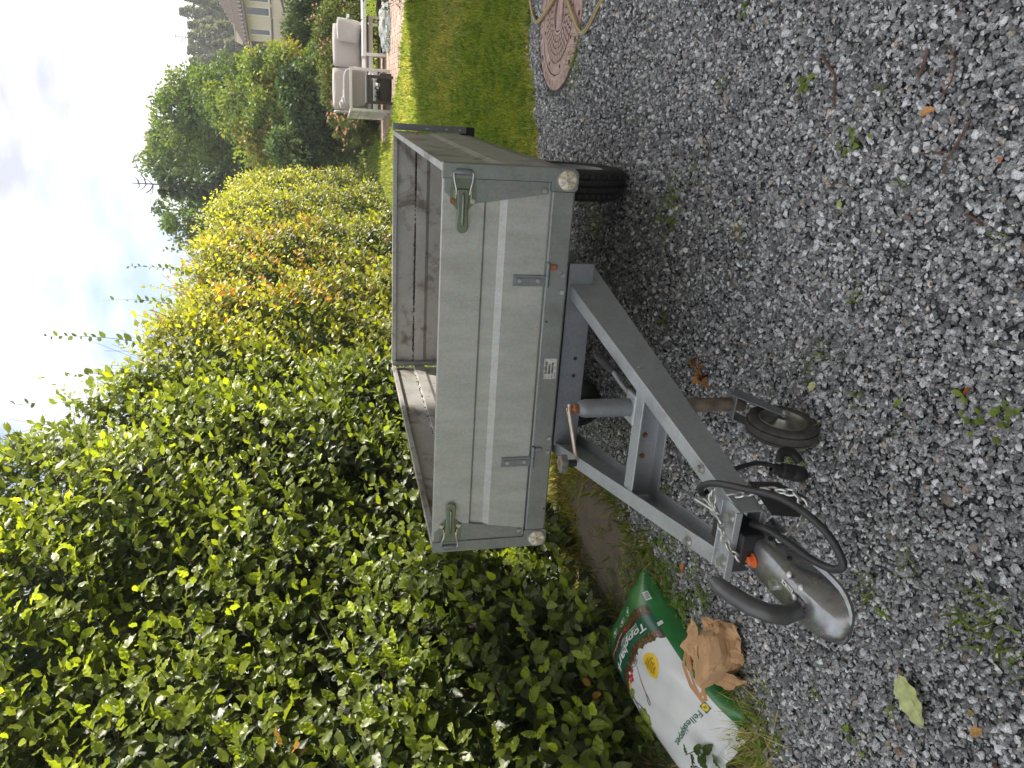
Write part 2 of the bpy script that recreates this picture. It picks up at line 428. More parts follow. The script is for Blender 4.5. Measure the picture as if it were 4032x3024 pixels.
# ------------------------------------------------------------------ trailer
BRD = galv('galvanised_board', (.43, .437, .418), .46, .35, (2.0, 2.0, .5), .30, (.27, .24, .21), 4, .54, .76)
BRD_IN = galv('galvanised_board_inside', (.42, .413, .395), .5, .3, (1, 1, 1), .85, (.13, .10, .075), 5, .53, .66)
FRM = galv('galvanised_frame', (.25, .265, .26), .42, .45, (1, 1, 1), .35, (.22, .21, .19), 6, .56, .74)
HDG = galv('hot_dip_galvanised', (.40, .42, .44), .42, .5, (1, 1, 1), .35, (.30, .30, .30), 7, .52, .7)
HDG_DK = galv('galvanised_dull', (.22, .235, .255), .48, .45, (1, 1, 1), .4, (.17, .17, .17), 7, .52, .7)
ZINC = galv('zinc_passivated', (.20, .225, .18), .32, .65, (1, 1, 1), .3, (.12, .12, .1), 12, .55, .75)
STEEL = plain('bright_zinc', (.55, .55, .54), .3, .85, .15, 40)
RUST = plain('rusty_steel', (.30, .115, .05), .8, .2, .45, 60, .3)
ORANGE = plain('orange_paint_mark', (.75, .16, .04), .6, 0, .15, 60)
BLACKP = plain('black_plastic', (.018, .018, .02), .5, 0, .3, 60)
RUBBER = plain('rubber_black', (.028, .027, .028), .72, 0, .3, 50, .25)
RUBBER_G = plain('rubber_dusty', (.065, .06, .057), .85, 0, .45, 35, .3)
GREYP = plain('weathered_grey_plastic', (.15, .14, .12), .6, 0, .25, 40)
PLYD = plain('ply_floor', (.12, .09, .065), .8, 0, .4, 9, .2)
def reflector_mat():
    m, n, l, b = nodes('dirty_white_reflector')
    f = noise_tex(n, l, 45, 5, .65); l.new(ramp(n, l, f, [(.42, (.78, .74, .68)), (.6, (.42, .33, .16))]), b.inputs['Base Color']); b.inputs['Roughness'].default_value = .25
    return m
REFL = reflector_mat()

W, L, ZT = .75, 2.155, 1.095
TR = thing('utility_trailer', 'small galvanised box trailer with drawbar, parked on the gravel beside the hedge', 'trailer', (0, .9, 0))
# board profile: first = depth inwards, second = height
def prof(z0, zt, flip=1):
    return [(0, z0), (0, .871), (.009, .895), (.011, .944), (0, .951), (0, zt), (.026, zt), (.026, zt - .025), (.004, zt - .025), (.004, .955), (.018, .948), (.018, .889), (.004, .867), (.004, z0 + .014), (.024, z0 + .014), (.024, z0)]
fb = MB().sweep(prof(.723, ZT), (-.704, 0, 0), (.704, 0, 0), (0, 1, 0), (0, 0, 1)).build('front_board', BRD, TR, bevel=.0016)
# folded inner skins take the dirt of the load bed
def side(x, s, nm):
    b = MB().sweep(prof(.700, ZT), (x, .028, 0), (x, L - .004, 0), (-s, 0, 0), (0, 0, 1)).build(nm, BRD_IN, TR, bevel=.0016)
    return b
sr = side(W, 1, 'side_board'); sl = side(-W, -1, 'side_board')
tb = MB().sweep(prof(.700, ZT), (-.722, L + .026, 0), (.722, L + .026, 0), (0, -1, 0), (0, 0, 1)).build('tailboard', BRD_IN, TR, bevel=.0016)
MB().bx(-.72, .72, .03, L, .668, .692).build('bed_floor', PLYD, TR)
def debris(name, P, parent):
    n = len(P); batch(name, [stone_proto(3)], P, rand_rot(n), np.stack([rng.uniform(.003, .012, n), rng.uniform(.002, .007, n), rng.uniform(.001, .004, n)], 1), np.array([.055, .036, .025]) * rng.uniform(.5, 2.0, (n, 1)), M_STONE, parent, kind='stuff')
n_ = 1100; cl_ = rng.choice([-.55, -.25, -.05, .1, .45, .62, .66], n_) + rng.normal(0, .07, n_)
debris('leaf_mould', np.stack([np.clip(cl_, -.7, .7), L + .026 - rng.uniform(.006, .017, n_), .953 + rng.uniform(0, .004, n_)], 1), tb)
n_ = 160; debris('leaf_mould', np.stack([-W + rng.uniform(.006, .017, n_), rng.uniform(.2, 2.0, n_), .953 + rng.uniform(0, .004, n_)], 1), sl)
# uprights at the ends of the boards inside
for y in (.045, L - .02):
    for s in (-1, 1):
        MB().bx(s * .726, s * .70, y - .004, y + .018, .70, ZT - .003).build('board_stiffener', FRM, TR, bevel=.002)
# corner posts (front), with the wide foot that carries the reflector
def post_poly(s):
    P = [(.707, 1.0945), (.7525, 1.0945), (.7535, .665), (.7535, .652)]
    for k in range(7):
        a = R(0 - 15 * k); P.append((.7275 + .026 * math.cos(a), .652 + .026 * math.sin(a)))
    P += [(.690, .626)]
    for k in range(7):
        a = R(-90 - 15 * k); P.append((.692 + .016 * math.cos(a), .642 + .016 * math.sin(a)))
    P += [(.676, .7205), (.707, .7215)]
    return [(s * p[0], p[1]) for p in P]
for s in (1, -1):
    o = MB().prism(post_poly(s), (0, -.0065, 0), (1, 0, 0), (0, 0, 1), -.005).build('corner_post', FRM, TR, bevel=.0012)
    MB().bx(s * .7505, s * .7545, -.0012, .045, .64, 1.094).build('post_flange', FRM, o)
    rf = MB().lathe([(0.0001, .010), (.012, .010), (.029, .009), (.0325, .007), (.0335, 0)], (s * .7145, -.0066, .6675), (0, -1, 0), 40).build('reflector', REFL, o, smooth=True, label='round white front reflector with algae stains')
    g = MB().lathe([(.0335, 0), (.0335, .006), (.036, .006), (.036, 0)], (s * .7145, -.0066, .6675), (0, -1, 0), 40)
    g.bolt((s * .7145, -.0168, .6675), (0, -1, 0), .0045, .003, True)
    for k in range(6):
        a = R(60 * k + 12); g.box((s * .7145 + .019 * math.cos(a), -.0172, .6675 + .019 * math.sin(a)), (.022, .0008, .0012), Matrix.Rotation(-a, 3, 'Y'))
    g.build('reflector_rim', plain('reflector_rim_grey', (.35, .32, .27), .5), o)
    # gusset plate screwed to the board
    gp = [(s * x, z) for x, z in ((.7055, 1.0895), (.661, 1.0895), (.603, 1.028), (.624, .985), (.6655, .7275), (.7055, .7275))]
    go = MB().prism(gp, (0, -.0005, 0), (1, 0, 0), (0, 0, 1), -.0035).build('gusset_plate', FRM, fb, bevel=.001)
    b = MB(); b.bolt((s * .676, -.004, .744), (0, -1, 0), .0058, .003); b.build('screw', STEEL, fb)
    # over-centre latch
    lz = 1.028
    hexp = [(s * (x + .0), z) for x, z in ((.716, lz + .034), (.700, lz + .040), (.665, lz + .046), (.628, lz + .040), (.600, lz + .016), (.600, lz - .016), (.628, lz - .046), (.665, lz - .046), (.700, lz - .040), (.716, lz - .034))]
    MB().prism(hexp, (0, -.0042, 0), (1, 0, 0), (0, 0, 1), -.0028).build('latch_plate', ZINC, fb, bevel=.001)
    lev = []
    for k in range(9):
        a = R(-90 + 22.5 * k); lev.append((.547 - .021 * math.cos(a), lz + .021 * math.sin(a)))
    lev = [(.672, lz - .017), (.664, lz - .021), (.600, lz - .017)] + lev + [(.600, lz + .017), (.664, lz + .021), (.672, lz + .017)]
    MB().prism([(s * x, z) for x, z in lev], (0, -.018, 0), (1, 0, 0), (0, 0, 1), -.006).build('latch_lever', ZINC, fb, bevel=.0028)
    MB().tube([(s * x, -.0242, lz) for x in (.660, .655, .62, .58, .556, .552)], [.001, .0048, .0052, .0052, .0045, .001], 10).build('lever_rib', ZINC, fb, smooth=True)
    bl = MB()
    for q in (-1, 1):
        bl.tube([(s * .655, -.016, lz + q * .022), (s * .672, -.018, lz + q * .024), (s * .70, -.016, lz + q * .031), (s * .722, -.012, lz + q * .033), (s * .727, -.013, lz + q * .028), (s * .728, -.014, lz)], .0032, 8)
        bl.bx(s * .668, s * .640, -.020, -.006, lz + q * .026 - .002, lz + q * .026 + .002)
    bl.build('latch_bail', STEEL, fb, smooth=True)
    MB().tube([(s * .727, -.010, lz + z) for z in (-.027, -.02, 0, .02, .027)], [.009, .0105, .011, .0105, .009], 10).build('latch_hook', HDG_DK, TR, smooth=True)
    for q, mt in ((1, RUST if s > 0 else STEEL), (-1, STEEL)):
        b = MB(); b.bolt((s * .632, -.0066, lz + q * .034), (0, -1, 0), .0062, .005); b.build('latch_bolt', mt, fb)
# front cross rail under the board
MB().sweep([(-.002, .634), (-.006, .640), (-.006, .712), (-.002, .716), (.034, .716), (.034, .708), (.004, .708), (.004, .642), (.034, .642), (.034, .634)], (-.674, 0, 0), (.674, 0, 0), (0, 1, 0), (0, 0, 1)).build('front_rail', FRM, TR, bevel=.001)
fr = bpy.data.objects['front_rail']
# hinges
for s in (1, -1):
    xc = .362 * s if s > 0 else -.362
    h = MB().bx(xc - .0205, xc + .0205, -.0058, -.0008, .717, .836).build('hinge', HDG_DK, fb, bevel=.002)
    MB().bx(xc - .010, xc + .010, -.0085, -.0058, .728, .828).build('hinge_rib', HDG_DK, fb, bevel=.002)
    for z in (.812, .744): b = MB(); b.bolt((xc, -.0085, z), (0, -1, 0), .0052, .0025); b.build('hinge_screw', STEEL, fb)
    kx = xc + (.040 if s > 0 else .042)
    MB().cyl((xc - .022, -.0105, .711), (xc + .0195, -.0105, .711), .0078, 14).build('hinge_knuckle', HDG_DK, fb, smooth=True)
    MB().cyl((xc + .021, -.0105, .711), (xc + .066, -.0105, .711), .0076, 14).build('hinge_knuckle', HDG_DK, fr, smooth=True)
    tb_ = MB().bx(kx - .002 if s < 0 else kx, kx + .020, -.016, -.0065, .677, .704).build('hinge_tab', RUST if s > 0 else HDG_DK, fr, bevel=.004)
    for dx in (.022, -.041) if s > 0 else (.10, .04): b = MB(); b.bolt((xc + dx, -.0062, .653), (0, -1, 0), .0085, .005, False); b.build('bolt', STEEL, fr)
for x, z in ((.21, .70), (-.58, .645)): MB().cyl((x, -.0072, z), (x, -.0062, z), .004, 10).build('drain_hole', BLACKP, fr)
# type label with bar codes
def label_plate():
    x0, x1, z0, z1 = -.0145, .067, .6455, .6945
    o = MB().bx(x0, x1, -.0078, -.0064, z0, z1).build('type_label', plain('foil_label', (.55, .54, .52), .45, .1, .15, 60), fr, bevel=.0006, label='silver type label with printed bar codes')
    bars = MB(); rs = random.Random(3)
    for zc, xa, xb in ((.686, .006, .054), (.6735, .006, .044), (.6615, .006, .049)):
        x = xa
        while x < xb:
            w = rs.choice((.0007, .0011, .0018, .0024)); bars.bx(x, x + w, -.0082, -.0078, zc - .0040, zc + .0040); x += w + rs.choice((.0006, .001, .0014))
    for zc, xa, xb in ((.6935 - .001, -.011, .018), (.6935 - .001, .022, .036), (.686, -.011, -.004), (.6735, -.011, -.006), (.6615, -.011, -.002), (.6515, -.011, .012), (.6515, .025, .034)):
        x = xa
        while x < xb:
            w = rs.uniform(.001, .0025); bars.bx(x, min(x + w, xb), -.0082, -.0078, zc - .0009, zc + .0009); x += w + .0006
    bars.build('printed_bars', BLACKP, fr)
label_plate()
# lower cross channel, set back under the rail
ch = MB().sweep([(.022, .525), (.022, .620), (.075, .620), (.075, .614), (.028, .614), (.028, .531), (.075, .531), (.075, .525)], (-.31, 0, 0), (.42, 0, 0), (0, 1, 0), (0, 0, 1)).build('cross_channel', HDG_DK, TR, bevel=.002)
for x in (.056, -.014): MB().cyl((x, .0205, .565), (x, .0222, .565), .0075, 14).build('bolt_hole', BLACKP, ch)
# drawbar arms: C-channels, web outside, flanges inside
def arm(s):
    a = MB(); Y0, Y1 = .20, -1.165
    def xo(y): return s * (.34 + .2163 * y)
    def zt(y): return .612 + .066 * y
    vv = []
    cs = lambda y: [(0, .470), (0, zt(y)), (.048, zt(y)), (.048, zt(y) - .006), (.006, zt(y) - .006), (.006, .476), (.048, .476), (.048, .470)]
    ys = np.linspace(Y0, Y1, 8)
    for y in ys:
        for d, z in cs(y): vv.append((xo(y) - s * d, y, z))
    k = 8; ff = [(i * k + j, i * k + (j + 1) % k, (i + 1) * k + (j + 1) % k, (i + 1) * k + j) for i in range(len(ys) - 1) for j in range(k)]
    ff += [tuple(range(k)), tuple(range((len(ys) - 1) * k, len(ys) * k))]
    a.add(vv, ff); o = a.build('drawbar_arm', HDG, TR, bevel=.002)
    n_ = Vector((s, -.2163 * 1, 0)).normalized()
    for y, zz in ((.13, .595), (.13, .50), (.045, .60), (.03, .52), (-.545, .552), (-.548, .50)) if s > 0 else ((-.7, .54), (.03, .52)):
        q = MB(); q.bolt((xo(y) + s * .0005, y, zz), n_, .0068, .005, False); q.build('side_bolt', STEEL, o)
    q = MB(); y = -.985; q.bolt((xo(y) - s * .018, y, zt(y)), (0, 0, 1), .0105, .011); q.build('top_bolt', STEEL, o)
    return o, xo, zt
armR, xoR, ztR = arm(1); armL, xoL, ztL = arm(-1)
# rear bracket plate where the right arm meets the chassis
MB().prism([(0, 0), (0, .13), (.17, .13), (.10, .02), (.05, -.045), (.02, -.04)], (.385, .17, .495), (-.15, .985, 0), (0, 0, 1), .006).build('chassis_bracket', HDG_DK, TR, bevel=.002)
MB().bx(-.70, .70, .62, .66, .575, .634).build('chassis_beam', HDG_DK, TR, bevel=.003)
MB().bx(-.70, .70, 1.7, 1.74, .575, .634).build('chassis_beam', HDG_DK, TR, bevel=.003)
for s in (1, -1): MB().bx(s * .70, s * .745, .036, L - .01, .634, .6995).build('chassis_rail', FRM, TR, bevel=.003)
for s in (1, -1): MB().bx(s * .36, s * .42, .20, 2.0, .545, .63).build('chassis_beam', HDG_DK, TR, bevel=.003)
# crossbar of the drawbar
cb = MB().sweep([(-.57, .472), (-.57, .566), (-.632, .566), (-.632, .560), (-.576, .560), (-.576, .478), (-.632, .478), (-.632, .472)], (xoL(-.6) + .007, 0, .0), (xoR(-.6) - .007, 0, .0), (0, 1, 0), (0, 0, 1)).build('drawbar_crossbar', HDG, TR, bevel=.002)
for x in (.012, -.06): b = MB(); b.bolt((x, -.5765, .52), (0, -1, 0), .006, .006); b.build('bolt', RUST, cb)
# wheels under the bed
def wheel(s, yc=1.2, rad=.285, w=.145, xc=.60):
    o = bpy.data.objects.new('wheel', None); COL.objects.link(o); o.parent = TR; c = np.array([s * xc, yc, rad]); o.location = tuple(c - ORG[TR.name]); ORG[o.name] = c
    h = w / 2; pr = [(.168, -h * .82), (.18, -h * .95), (.215, -h * 1.02), (.252, -h), (.273, -h * .88)]
    tread = []
    for i, f_ in enumerate((-.80, -.50, -.46, -.42, -.10, -.06, -.02, .02, .06, .10, .42, .46, .50, .80)):
        tread.append((.285 - .012 * f_ * f_ - (.008 if i in (2, 5, 8, 11) else 0), h * f_))
    pr = pr + tread + [(r_, -x_) for r_, x_ in pr[::-1]] + [(.165, h * .6), (.165, -h * .6)]
    MB().lathe(pr, c, (s, 0, 0), 56, True).build('tyre', RUBBER, o, smooth=True)
    lug = MB()
    for k in range(56):
        a = 2 * math.pi * k / 56
        for f_ in (-.62, -.26, .26, .62):
            ax = Vector((0, math.cos(a + f_ * .15), math.sin(a + f_ * .15)))
            lug.box(Vector(c) + Vector((f_ * h, 0, 0)) + ax * .2835, (h * .30, .017, .006), Matrix.Rotation(a + f_ * .15 - math.pi / 2, 3, 'X'))
    lug.build('tread_blocks', RUBBER, o)
    MB().lathe([(.172, h * .86), (.165, h * .92), (.16, h * .8), (.155, h * .35), (.11, h * .30), (.09, h * .55), (.045, h * .6), (.04, h * .8), (.001, h * .82)], c, (s, 0, 0), 40).build('rim', HDG_DK, o, smooth=True)
    return o
wheel(1); wheel(-1)
MB().bx(-.56, .56, 1.17, 1.23, .33, .39).build('axle', HDG_DK, TR, bevel=.004)
for s in (1, -1): MB().bx(s * .48, s * .42, 1.02, 1.22, .36, .575).build('axle_bracket', HDG_DK, TR, bevel=.004)
# tail end: rear posts, lamp bar, side marker
for s in (1, -1):
    p_ = MB().bx(s * .7545, s * .792, L - .012, L + .030, .66, ZT + .004).build('rear_post', HDG_DK, TR, bevel=.002)
    for z in (.70, .78): q = MB(); q.bolt((s * .774, L - .0125, z), (0, -1, 0), .006, .004, False); q.build('post_bolt', STEEL, p_)
    q = MB(); q.tube([(s * .770, L - .02, .905), (s * .770, L - .03, .893), (s * .770, L - .022, .882)], .005, 8)
    q.build('tarp_hook', STEEL, p_)
    MB().bx(s * .752, s * .757, 1.80, 1.86, .985, 1.0).build('side_marker', plain('amber_reflector', (.7, .16, .03), .3), TR, bevel=.002, label='amber side marker reflector')
MB().bx(-.79, .79, L + .033, L + .075, .60, .69).build('rear_lamp_bar', BLACKP, TR, bevel=.004)
q = MB(); q.bolt((-.735, L - .002, 1.08), (0, -1, 0), .006, .004); q.build('corner_screw', STEEL, TR)
# ---- jockey wheel
JX, JY = .094, -.545
jw = bpy.data.objects.new('jockey_wheel', None); COL.objects.link(jw); jw.parent = TR; ORG[jw.name] = np.array([JX, JY, .4]); jw.location = tuple(ORG[jw.name] - ORG[TR.name])
MB().lathe([(.0285, .47), (.0285, .715), (.026, .728), (.020, .737), (.012, .739), (.012, .72)], (JX, JY, 0), (0, 0, 1), 28).build('outer_tube', HDG_DK, jw, smooth=True)
MB().lathe([(.013, .735), (.0165, .740), (.0165, .752), (.009, .756), (.009, .775)], (JX, JY, 0), (0, 0, 1), 18).build('spindle_collar', RUST, jw, smooth=True)
MB().cyl((JX, JY, .18), (JX, JY, .48), .0225, 24).build('inner_tube', plain('rusty_galvanised', (.20, .165, .13), .6, .3, .5, 25, .2), jw, smooth=True)
ce = Vector((-.045, -.625, .752))
MB().tube([(JX + .012, JY + .006, .764), (JX, JY, .768), (JX - .02, JY - .012, .766), tuple(ce + Vector((.02, .012, .004))), tuple(ce), tuple(ce + Vector((-.004, -.003, .012)))], [.010, .013, .010, .009, .010, .008], 10, flat=.55, upv=(0, 0, 1)).build('crank_arm', plain('crank_zinc_rust', (.52, .43, .36), .4, .6, .35, 30), jw, smooth=True)
MB().cyl(ce + Vector((-.003, -.002, .004)), ce + Vector((-.003, -.002, .040)), .011, 16).build('knob_stem', BLACKP, jw, smooth=True)
kn = MB(); n_ = 42; ko = ce + Vector((-.003, -.002, .034)); poly = []
for k in range(n_):
    a = 2 * math.pi * k / n_; r_ = .0265 + .0035 * math.cos(7 * a); poly.append((r_ * math.cos(a), r_ * math.sin(a)))
kn.prism(poly, ko, (1, 0, 0), (0, 1, 0), .022).build('crank_knob', GREYP, jw, bevel=.003)
MB().cyl(ko + Vector((0, 0, .0215)), ko + Vector((0, 0, .0228)), .011, 18).build('knob_cap', plain('rusty_insert', (.16, .075, .045), .7), jw)
MB().bx(JX - .05, JX + .05, JY - .036, JY + .036, .553, .571).build('clamp', HDG, jw, bevel=.006)
MB().tube([(JX + .035, JY + .03, .565), (JX + .06, JY + .06, .585), (JX + .085, JY + .10, .60)], .008, 10).build('clamp_lever', HDG_DK, jw, smooth=True)
MB().tube([(JX + .083, JY + .095, .598), (JX + .095, JY + .12, .612), (JX + .112, JY + .155, .632), (JX + .120, JY + .17, .640)], [.011, .0135, .0125, .006], 12).build('lever_grip', RUBBER, jw, smooth=True)
jd = Vector((.06, 1, 0)).normalized()       # rolling direction
ja = Vector((1, -.06, 0)).normalized()      # axle
jc = Vector((.066, -.668, .110))
fk = MB()
for q in (-1, 1):
    P0 = Vector((JX, JY, .215)) + ja * q * .036 + jd * .012; P1 = jc + ja * q * .043
    d_ = (P1 - P0).normalized(); w_ = d_.cross(ja).normalized()
    fk.add([P0 - w_ * .03, P0 + w_ * .03, P1 + w_ * .018 + d_ * .012, P1 - w_ * .018 + d_ * .012, P0 - w_ * .03 + ja * q * .004, P0 + w_ * .03 + ja * q * .004, P1 + w_ * .018 + d_ * .012 + ja * q * .004, P1 - w_ * .018 + d_ * .012 + ja * q * .004], [(0, 1, 2, 3), (7, 6, 5, 4), (0, 4, 5, 1), (1, 5, 6, 2), (2, 6, 7, 3), (3, 7, 4, 0)])
fk.box((JX, JY, .222), (.078, .06, .005), Matrix.Rotation(-.06, 3, 'Z'))
fk.build('fork', HDG_DK, jw, bevel=.0015)
hw = .030
MB().lathe([(.073, -hw * .8), (.085, -hw), (.100, -hw * .9), (.106, -hw * .70), (.107, -hw * .50), (.1045, -hw * .46), (.1045, -hw * .40), (.1095, -hw * .36), (.1095, hw * .36), (.1045, hw * .40), (.1045, hw * .46), (.107, hw * .5), (.106, hw * .7), (.100, hw * .9), (.085, hw), (.073, hw * .8), (.070, 0)], jc, ja, 48, True).build('tyre', RUBBER_G, jw, smooth=True)
MB().lathe([(.074, hw * .80), (.071, hw * .86), (.067, hw * .7), (.060, hw * .2), (.040, hw * .1), (.028, hw * .35), (.020, hw * 1.05), (.014, hw * 1.15), (.001, hw * 1.15)], jc, ja, 40).build('rim', galv('jockey_rim', (.34, .34, .32), .3, .85), jw, smooth=True)
MB().lathe([(.074, -hw * .80), (.060, -hw * .2), (.028, -hw * .35), (.001, -hw * 1.1)], jc, ja, 40).build('rim', HDG_DK, jw, smooth=True)
q = MB(); q.bolt(jc + ja * .045, ja, .009, .008); q.tube([jc - ja * .05, jc + ja * .05], .006, 10); q.build('axle_bolt', STEEL, jw)
# ---- clamp channel across the arm ends, coupler below it
cl = MB().sweep([(-1.112, .534), (-1.112, .552), (-1.117, .552), (-1.117, .540), (-1.177, .540), (-1.177, .552), (-1.182, .552), (-1.182, .534)], (-.093, 0, 0), (.093, 0, 0), (0, 1, 0), (0, 0, 1)).build('clamp_channel', HDG, TR, bevel=.0015)
for x in (-.062, .062): b = MB(); b.bolt((x, -1.147, .540), (0, 0, 1), .0115, .012); b.build('bolt', STEEL, cl)
MB().bx(-.085, .085, -1.178, -1.105, .466, .4715).build('lower_clamp_plate', HDG, TR, bevel=.0015)
MB().bx(-.041, .041, -1.20, -1.06, .476, .5335).build('drawbar_block', BLACKP, TR, bevel=.004)
cp = bpy.data.objects.new('coupler', None); COL.objects.link(cp); cp.parent = TR; ORG[cp.name] = np.array([0, -1.32, .45]); cp.location = tuple(ORG[cp.name] - ORG[TR.name])
CPM = galv('coupler_zinc', (.31, .31, .32), .26, .8, (1, 1, 1), .12, (.2, .2, .19), 9, .5, .7)
def coupler_body():
    m = MB(); st = []
    # stations along -Y: y, half width at the rim, left and right edge of the flat top, rim z, top z
    for y, hw_, tl, tr_, zb, zt_ in ((-1.150, .050, -.050, .028, .432, .500), (-1.20, .050, -.050, .028, .432, .500), (-1.27, .050, -.049, .027, .434, .501), (-1.315, .051, -.046, .026, .436, .503), (-1.345, .053, -.040, .028, .438, .506),
                                 (-1.375, .057, -.038, .031, .440, .507), (-1.405, .059, -.036, .034, .442, .505), (-1.432, .058, -.034, .033, .443, .501), (-1.455, .052, -.030, .029, .444, .494), (-1.473, .041, -.022, .022, .445, .484), (-1.485, .027, -.012, .012, .445, .469), (-1.4905, .010, -.005, .005, .446, .455)):
        h_ = zt_ - zb
        ring = [(-hw_ - .008, zb - .004), (-hw_ - .008, zb + .003), (-hw_, zb + .006), (-hw_ * .985, zb + h_ * .5), (tl - .006, zb + h_ * .86), (tl + .004, zt_ - .001), ((tl + tr_) / 2, zt_), (tr_ - .003, zt_ - .001), (tr_ + .004, zt_ - .006), (hw_ * .86, zb + h_ * .5), (hw_, zb + .006), (hw_ + .009, zb + .003), (hw_ + .009, zb - .004)]
        st.append([(x - .004, y, z) for x, z in ring])
    k = len(st[0]); vv = [p for s_ in st for p in s_]
    ff = [(i * k + j, i * k + j + 1, (i + 1) * k + j + 1, (i + 1) * k + j) for i in range(len(st) - 1) for j in range(k - 1)] + [tuple(range(k)), tuple(range((len(st) - 1) * k, len(st) * k))] + [(i * k + k - 1, i * k, (i + 1) * k, (i + 1) * k + k - 1) for i in range(len(st) - 1)]
    return m.add(vv, ff).build('coupler_body', CPM, cp, smooth=True)
coupler_body()
for y, x, mt in ((-1.208, -.022, ORANGE), (-1.305, -.020, STEEL)):
    b = MB(); b.bolt((x, y, .5005), (-.12, 0, 1), .0118, .011); b.build('top_bolt', mt, cp, label='bolt head painted orange' if mt is ORANGE else None)
for y in (-1.212, -1.292): MB().cyl((.0385, y, .4705), (.0405, y, .4713), .0058, 14).build('side_hole', BLACKP, cp)
for y, x in ((-1.340, .030), (-1.385, .028)): MB().lathe([(.0085, 0), (.0085, .004), (.006, .0055), (.0005, .006)], (x, y, .4985), (.45, 0, .9), 16).build('rivet', STEEL, cp, smooth=True)
st_ = MB().box((.010, -1.352, .5078), (.011, .042, .0009)).build('sticker', plain('white_sticker', (.75, .74, .70), .5, 0, .1), cp)
q = MB()
for (y, a) in ((-1.341, .6), (-1.341, -.6)): q.box((.010, y, .5086), (.0015, .009, .0004), Matrix.Rotation(a, 3, 'Z'))
for y in (-1.352, -1.357, -1.362, -1.367): q.bx(.0065, .0135, y - .0012, y + .0003, .5084, .5088)
q.build('sticker_print', BLACKP, cp)
MB().add([(-.0625, -1.395, .464), (-.0585, -1.432, .464), (-.041, -1.437, .494), (-.045, -1.40, .498)], [(0, 1, 2, 3)]).build('worn_label', plain('worn_white_label', (.70, .66, .62), .6, 0, .2, 80), cp)
HND = plain('coupler_handle_grey', (.105, .105, .11), .33, .3, .2, 25)
hp = [(-.014, -1.375, .494), (-.016, -1.400, .515), (-.014, -1.412, .548), (-.008, -1.408, .585), (0, -1.390, .617), (.006, -1.362, .642), (.010, -1.330, .658), (.012, -1.312, .663)]
MB().tube(hp, [.019, .022, .0215, .0205, .020, .0195, .0185, .012], 16, flat=1.0, upv=(0, 1, 0)).build('coupling_handle', HND, cp, smooth=True)
MB().box((-.010, -1.390, .502), (.05, .04, .016)).build('handle_root', HND, cp, bevel=.006)
q = MB(); q.lathe([(.009, 0), (.009, .004), (.006, .006), (.0005, .006)], (.006, -1.386, .510), (0, 0, 1), 16); q.build('handle_pin', STEEL, cp, smooth=True)
# spring hook, chain and towing cable
q = MB(); q.tube([(.052, -1.042, .560), (.060, -1.040, .580), (.064, -1.058, .592), (.060, -1.085, .575), (.052, -1.105, .556), (.045, -1.112, .545), (.040, -1.100, .540), (.046, -1.075, .548), (.054, -1.05, .556), (.055, -1.038, .561)], .0042, 10); q.build('spring_hook', STEEL, TR, smooth=True)
MB().bx(.020, .088, -1.105, -1.045, .5365, .5415).build('hook_plate', HDG, TR, bevel=.002)
def chain(pts, name, link_len=.026):
    o = bpy.data.objects.new(name, None); COL.objects.link(o); o.parent = TR; P = [Vector(p) for p in pts]; ORG[o.name] = np.array(P[0]); o.location = tuple(ORG[o.name] - ORG[TR.name])
    # resample
    D = []; 
    for a, b_ in zip(P[:-1], P[1:]):
        for k in range(12): D.append(a.lerp(b_, k / 12))
    D.append(P[-1]); acc = 0; cur = [D[0]]; last = D[0]
    for p in D[1:]:
        while (p - last).length >= link_len * .74:
            last = last + (p - last).normalized() * link_len * .74; cur.append(last)
    for i in range(len(cur) - 1):
        a, b_ = cur[i], cur[i + 1]; c = (a + b_) / 2; t = (b_ - a).normalized()
        s_ = t.cross(Vector((0, 0, 1))); s_ = s_.normalized() if s_.length > .1 else Vector((1, 0, 0)); n2_ = t.cross(s_)
        s_ = (s_ * math.cos(.8 + i * math.pi / 2) + n2_ * math.sin(.8 + i * math.pi / 2))
        ring = []
        for k in range(13):
            w = 2 * math.pi * k / 12; ring.append(c + t * math.cos(w) * link_len * .5 + s_ * math.sin(w) * link_len * .31)
        MB().tube(ring, .0031, 6, caps=False).build('chain_link', STEEL, o, smooth=True)
STEEL_CH = STEEL
chain([(.105, -1.075, .556), (.085, -1.085, .565), (.060, -1.10, .562), (.050, -1.12, .560)], 'safety_chain')
chain([(.045, -1.118, .556), (.040, -1.15, .562), (.022, -1.17, .566), (-.005, -1.19, .553), (-.030, -1.192, .52), (-.055, -1.185, .48)], 'safety_chain')
chain([(.095, -1.11, .535), (.14, -1.16, .47), (.15, -1.20, .42), (.115, -1.235, .40), (.085, -1.25, .44), (.062, -1.26, .49)], 'safety_chain')
def smooth_path(pts, k=6):
    P = [Vector(p) for p in pts]; O = []
    for i in range(len(P) - 1):
        p0, p1, p2, p3 = P[max(i - 1, 0)], P[i], P[i + 1], P[min(i + 2, len(P) - 1)]
        for j in range(k):
            t = j / k; O.append(.5 * ((2 * p1) + (p2 - p0) * t + (2 * p0 - 5 * p1 + 4 * p2 - p3) * t * t + (3 * p1 - p0 - 3 * p2 + p3) * t ** 3))
    O.append(P[-1]); return O
CABM = plain('cable_black', (.03, .03, .032), .45, 0, .3, 60)
cab = MB().tube(smooth_path([(.050, -1.02, .55), (.085, -1.04, .572), (.13, -1.10, .575), (.165, -1.19, .555), (.185, -1.28, .51), (.165, -1.37, .47), (.115, -1.42, .445), (.085, -1.405, .445), (.070, -1.35, .455), (.072, -1.28, .475), (.070, -1.22, .49), (.055, -1.17, .50)]), .0085, 12).build('trailer_cable', CABM, TR, smooth=True)
